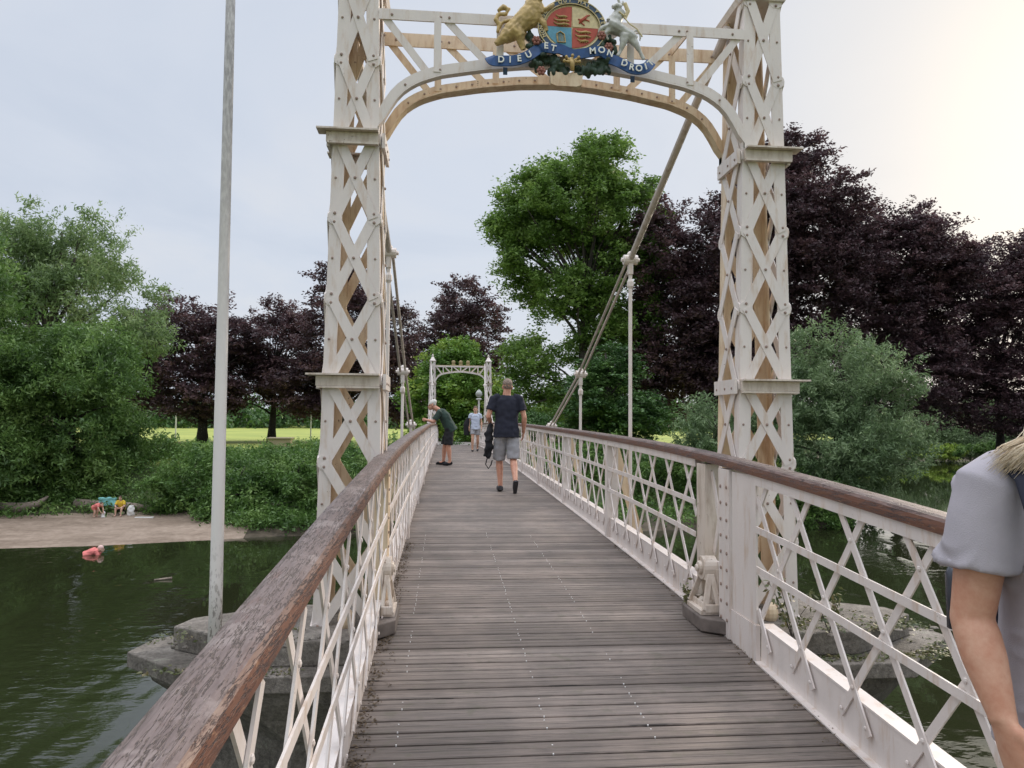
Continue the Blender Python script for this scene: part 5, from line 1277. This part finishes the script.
# trousers, shoes and bracelet
b = MB(); b.tube([pel+V3(0,0,.06), pel, pel-V3(0,0,.1)], [(.150,.112),(.165,.125),(.14,.115)], 20, side=side)
for s_ in (-1, 1):
    hi = V3(gx+s_*.075, D0+.03, gzv+.88); kn = V3(gx+s_*.10, D0-.02+s_*.12, gzv+.48); b.tube([hi+V3(0,0,.03), hi.lerp(kn,.3), hi.lerp(kn,.75)], [.088,.088,.085], 16)
fused(b, 'shorts', NAVYC, root, .01, 3)
b = MB()
for s_ in (-1, 1):
    an = V3(gx+s_*.09, D0+.06+s_*.20, gzv+.06); b.tube([an+V3(0,.05,-.01), an, an+V3(0,-.09,-.015), an+V3(0,-.17,-.022)], [.036,.042,.040,.026], 14)
fused(b, 'shoes', SHOE, root, .008, 2)
dd = V3(.15,-.25,-1).normalized(); b = MB()
ring = wr-(wr-el).normalized()*.006
ux = dd.cross(V3(0,1,0)).normalized(); uy = dd.cross(ux)


# ------------------------------------------------------------------ light and sky
SUN_AZ, SUN_EL = radians(48), radians(21)
w = bpy.data.worlds.new('World'); scene.world = w; w.use_nodes = True; N, L = w.node_tree.nodes, w.node_tree.links
bg = N['Background']; sky = N.new('ShaderNodeTexSky'); sky.sky_type = 'NISHITA'; sky.sun_disc = False; sky.sun_elevation = SUN_EL; sky.sun_rotation = SUN_AZ
sky.air_density = 1.2; sky.dust_density = 2.5
tc = N.new('ShaderNodeTexCoord'); sp_ = N.new('ShaderNodeSeparateXYZ'); L.new(tc.outputs['Generated'], sp_.inputs[0])
# cloud sheet: project the direction on a plane overhead
dv = nd(N, 'ShaderNodeMath', operation='ADD'); L.new(sp_.outputs[2], dv.inputs[0]); dv.inputs[1].default_value = .16
cx_ = nd(N, 'ShaderNodeMath', operation='DIVIDE'); L.new(sp_.outputs[0], cx_.inputs[0]); L.new(dv.outputs[0], cx_.inputs[1])
cy_ = nd(N, 'ShaderNodeMath', operation='DIVIDE'); L.new(sp_.outputs[1], cy_.inputs[0]); L.new(dv.outputs[0], cy_.inputs[1])
cb = N.new('ShaderNodeCombineXYZ'); L.new(cx_.outputs[0], cb.inputs[0]); L.new(cy_.outputs[0], cb.inputs[1])
cn = nd(N, 'ShaderNodeTexNoise', Scale=.95, Detail=7, Roughness=.52, Distortion=.5); L.new(cb.outputs[0], cn.inputs['Vector'])
# nearness to the veiled sun
sd = N.new('ShaderNodeVectorMath'); sd.operation = 'DOT_PRODUCT'; L.new(tc.outputs['Generated'], sd.inputs[0]); sd.inputs[1].default_value = (sin(SUN_AZ)*cos(SUN_EL), cos(SUN_AZ)*cos(SUN_EL), sin(SUN_EL))
K = 10.
veil = ramp(N, L, cn.outputs['Fac'], [(.32,(.55*K,.61*K,.72*K)),(.50,(.62*K,.67*K,.765*K)),(.68,(.69*K,.715*K,.77*K))])
glow = ramp(N, L, sd.outputs['Value'], [(.72,(0,0,0)),(.90,(.15,.15,.15)),(.97,(.6,.6,.6)),(1,(1,1,1))])
veil = mixc(N, L, glow, veil, (.74*K,.715*K,.675*K))
zen = ramp(N, L, sp_.outputs[2], [(.0,(1,1,1)),(.58,(1.0,1.0,1.0)),(.80,(3.2,3.05,2.9)),(1,(4.0,3.8,3.6))])
veil = mixc(N, L, 1., veil, zen, 'MULTIPLY')
L.new(mixc(N, L, .90, sky.outputs[0], veil), bg.inputs['Color']); bg.inputs['Strength'].default_value = .1
sun = bpy.data.lights.new('sun', 'SUN'); sun.energy = 2.0; sun.angle = radians(10); sun.color = (1,.86,.70)
so = bpy.data.objects.new('sun', sun); C.objects.link(so); so.rotation_euler = (pi/2-SUN_EL, 0, pi-SUN_AZ)
so.location = (60, 60, 60)
scene.view_settings.view_transform = 'Standard'; scene.view_settings.look = 'None'; scene.view_settings.exposure = .15; scene.view_settings.gamma = 1
scene.cycles.max_bounces = 6; scene.cycles.transparent_max_bounces = 6; scene.cycles.use_denoising = True
scene.cycles.caustics_reflective = False; scene.cycles.caustics_refractive = False
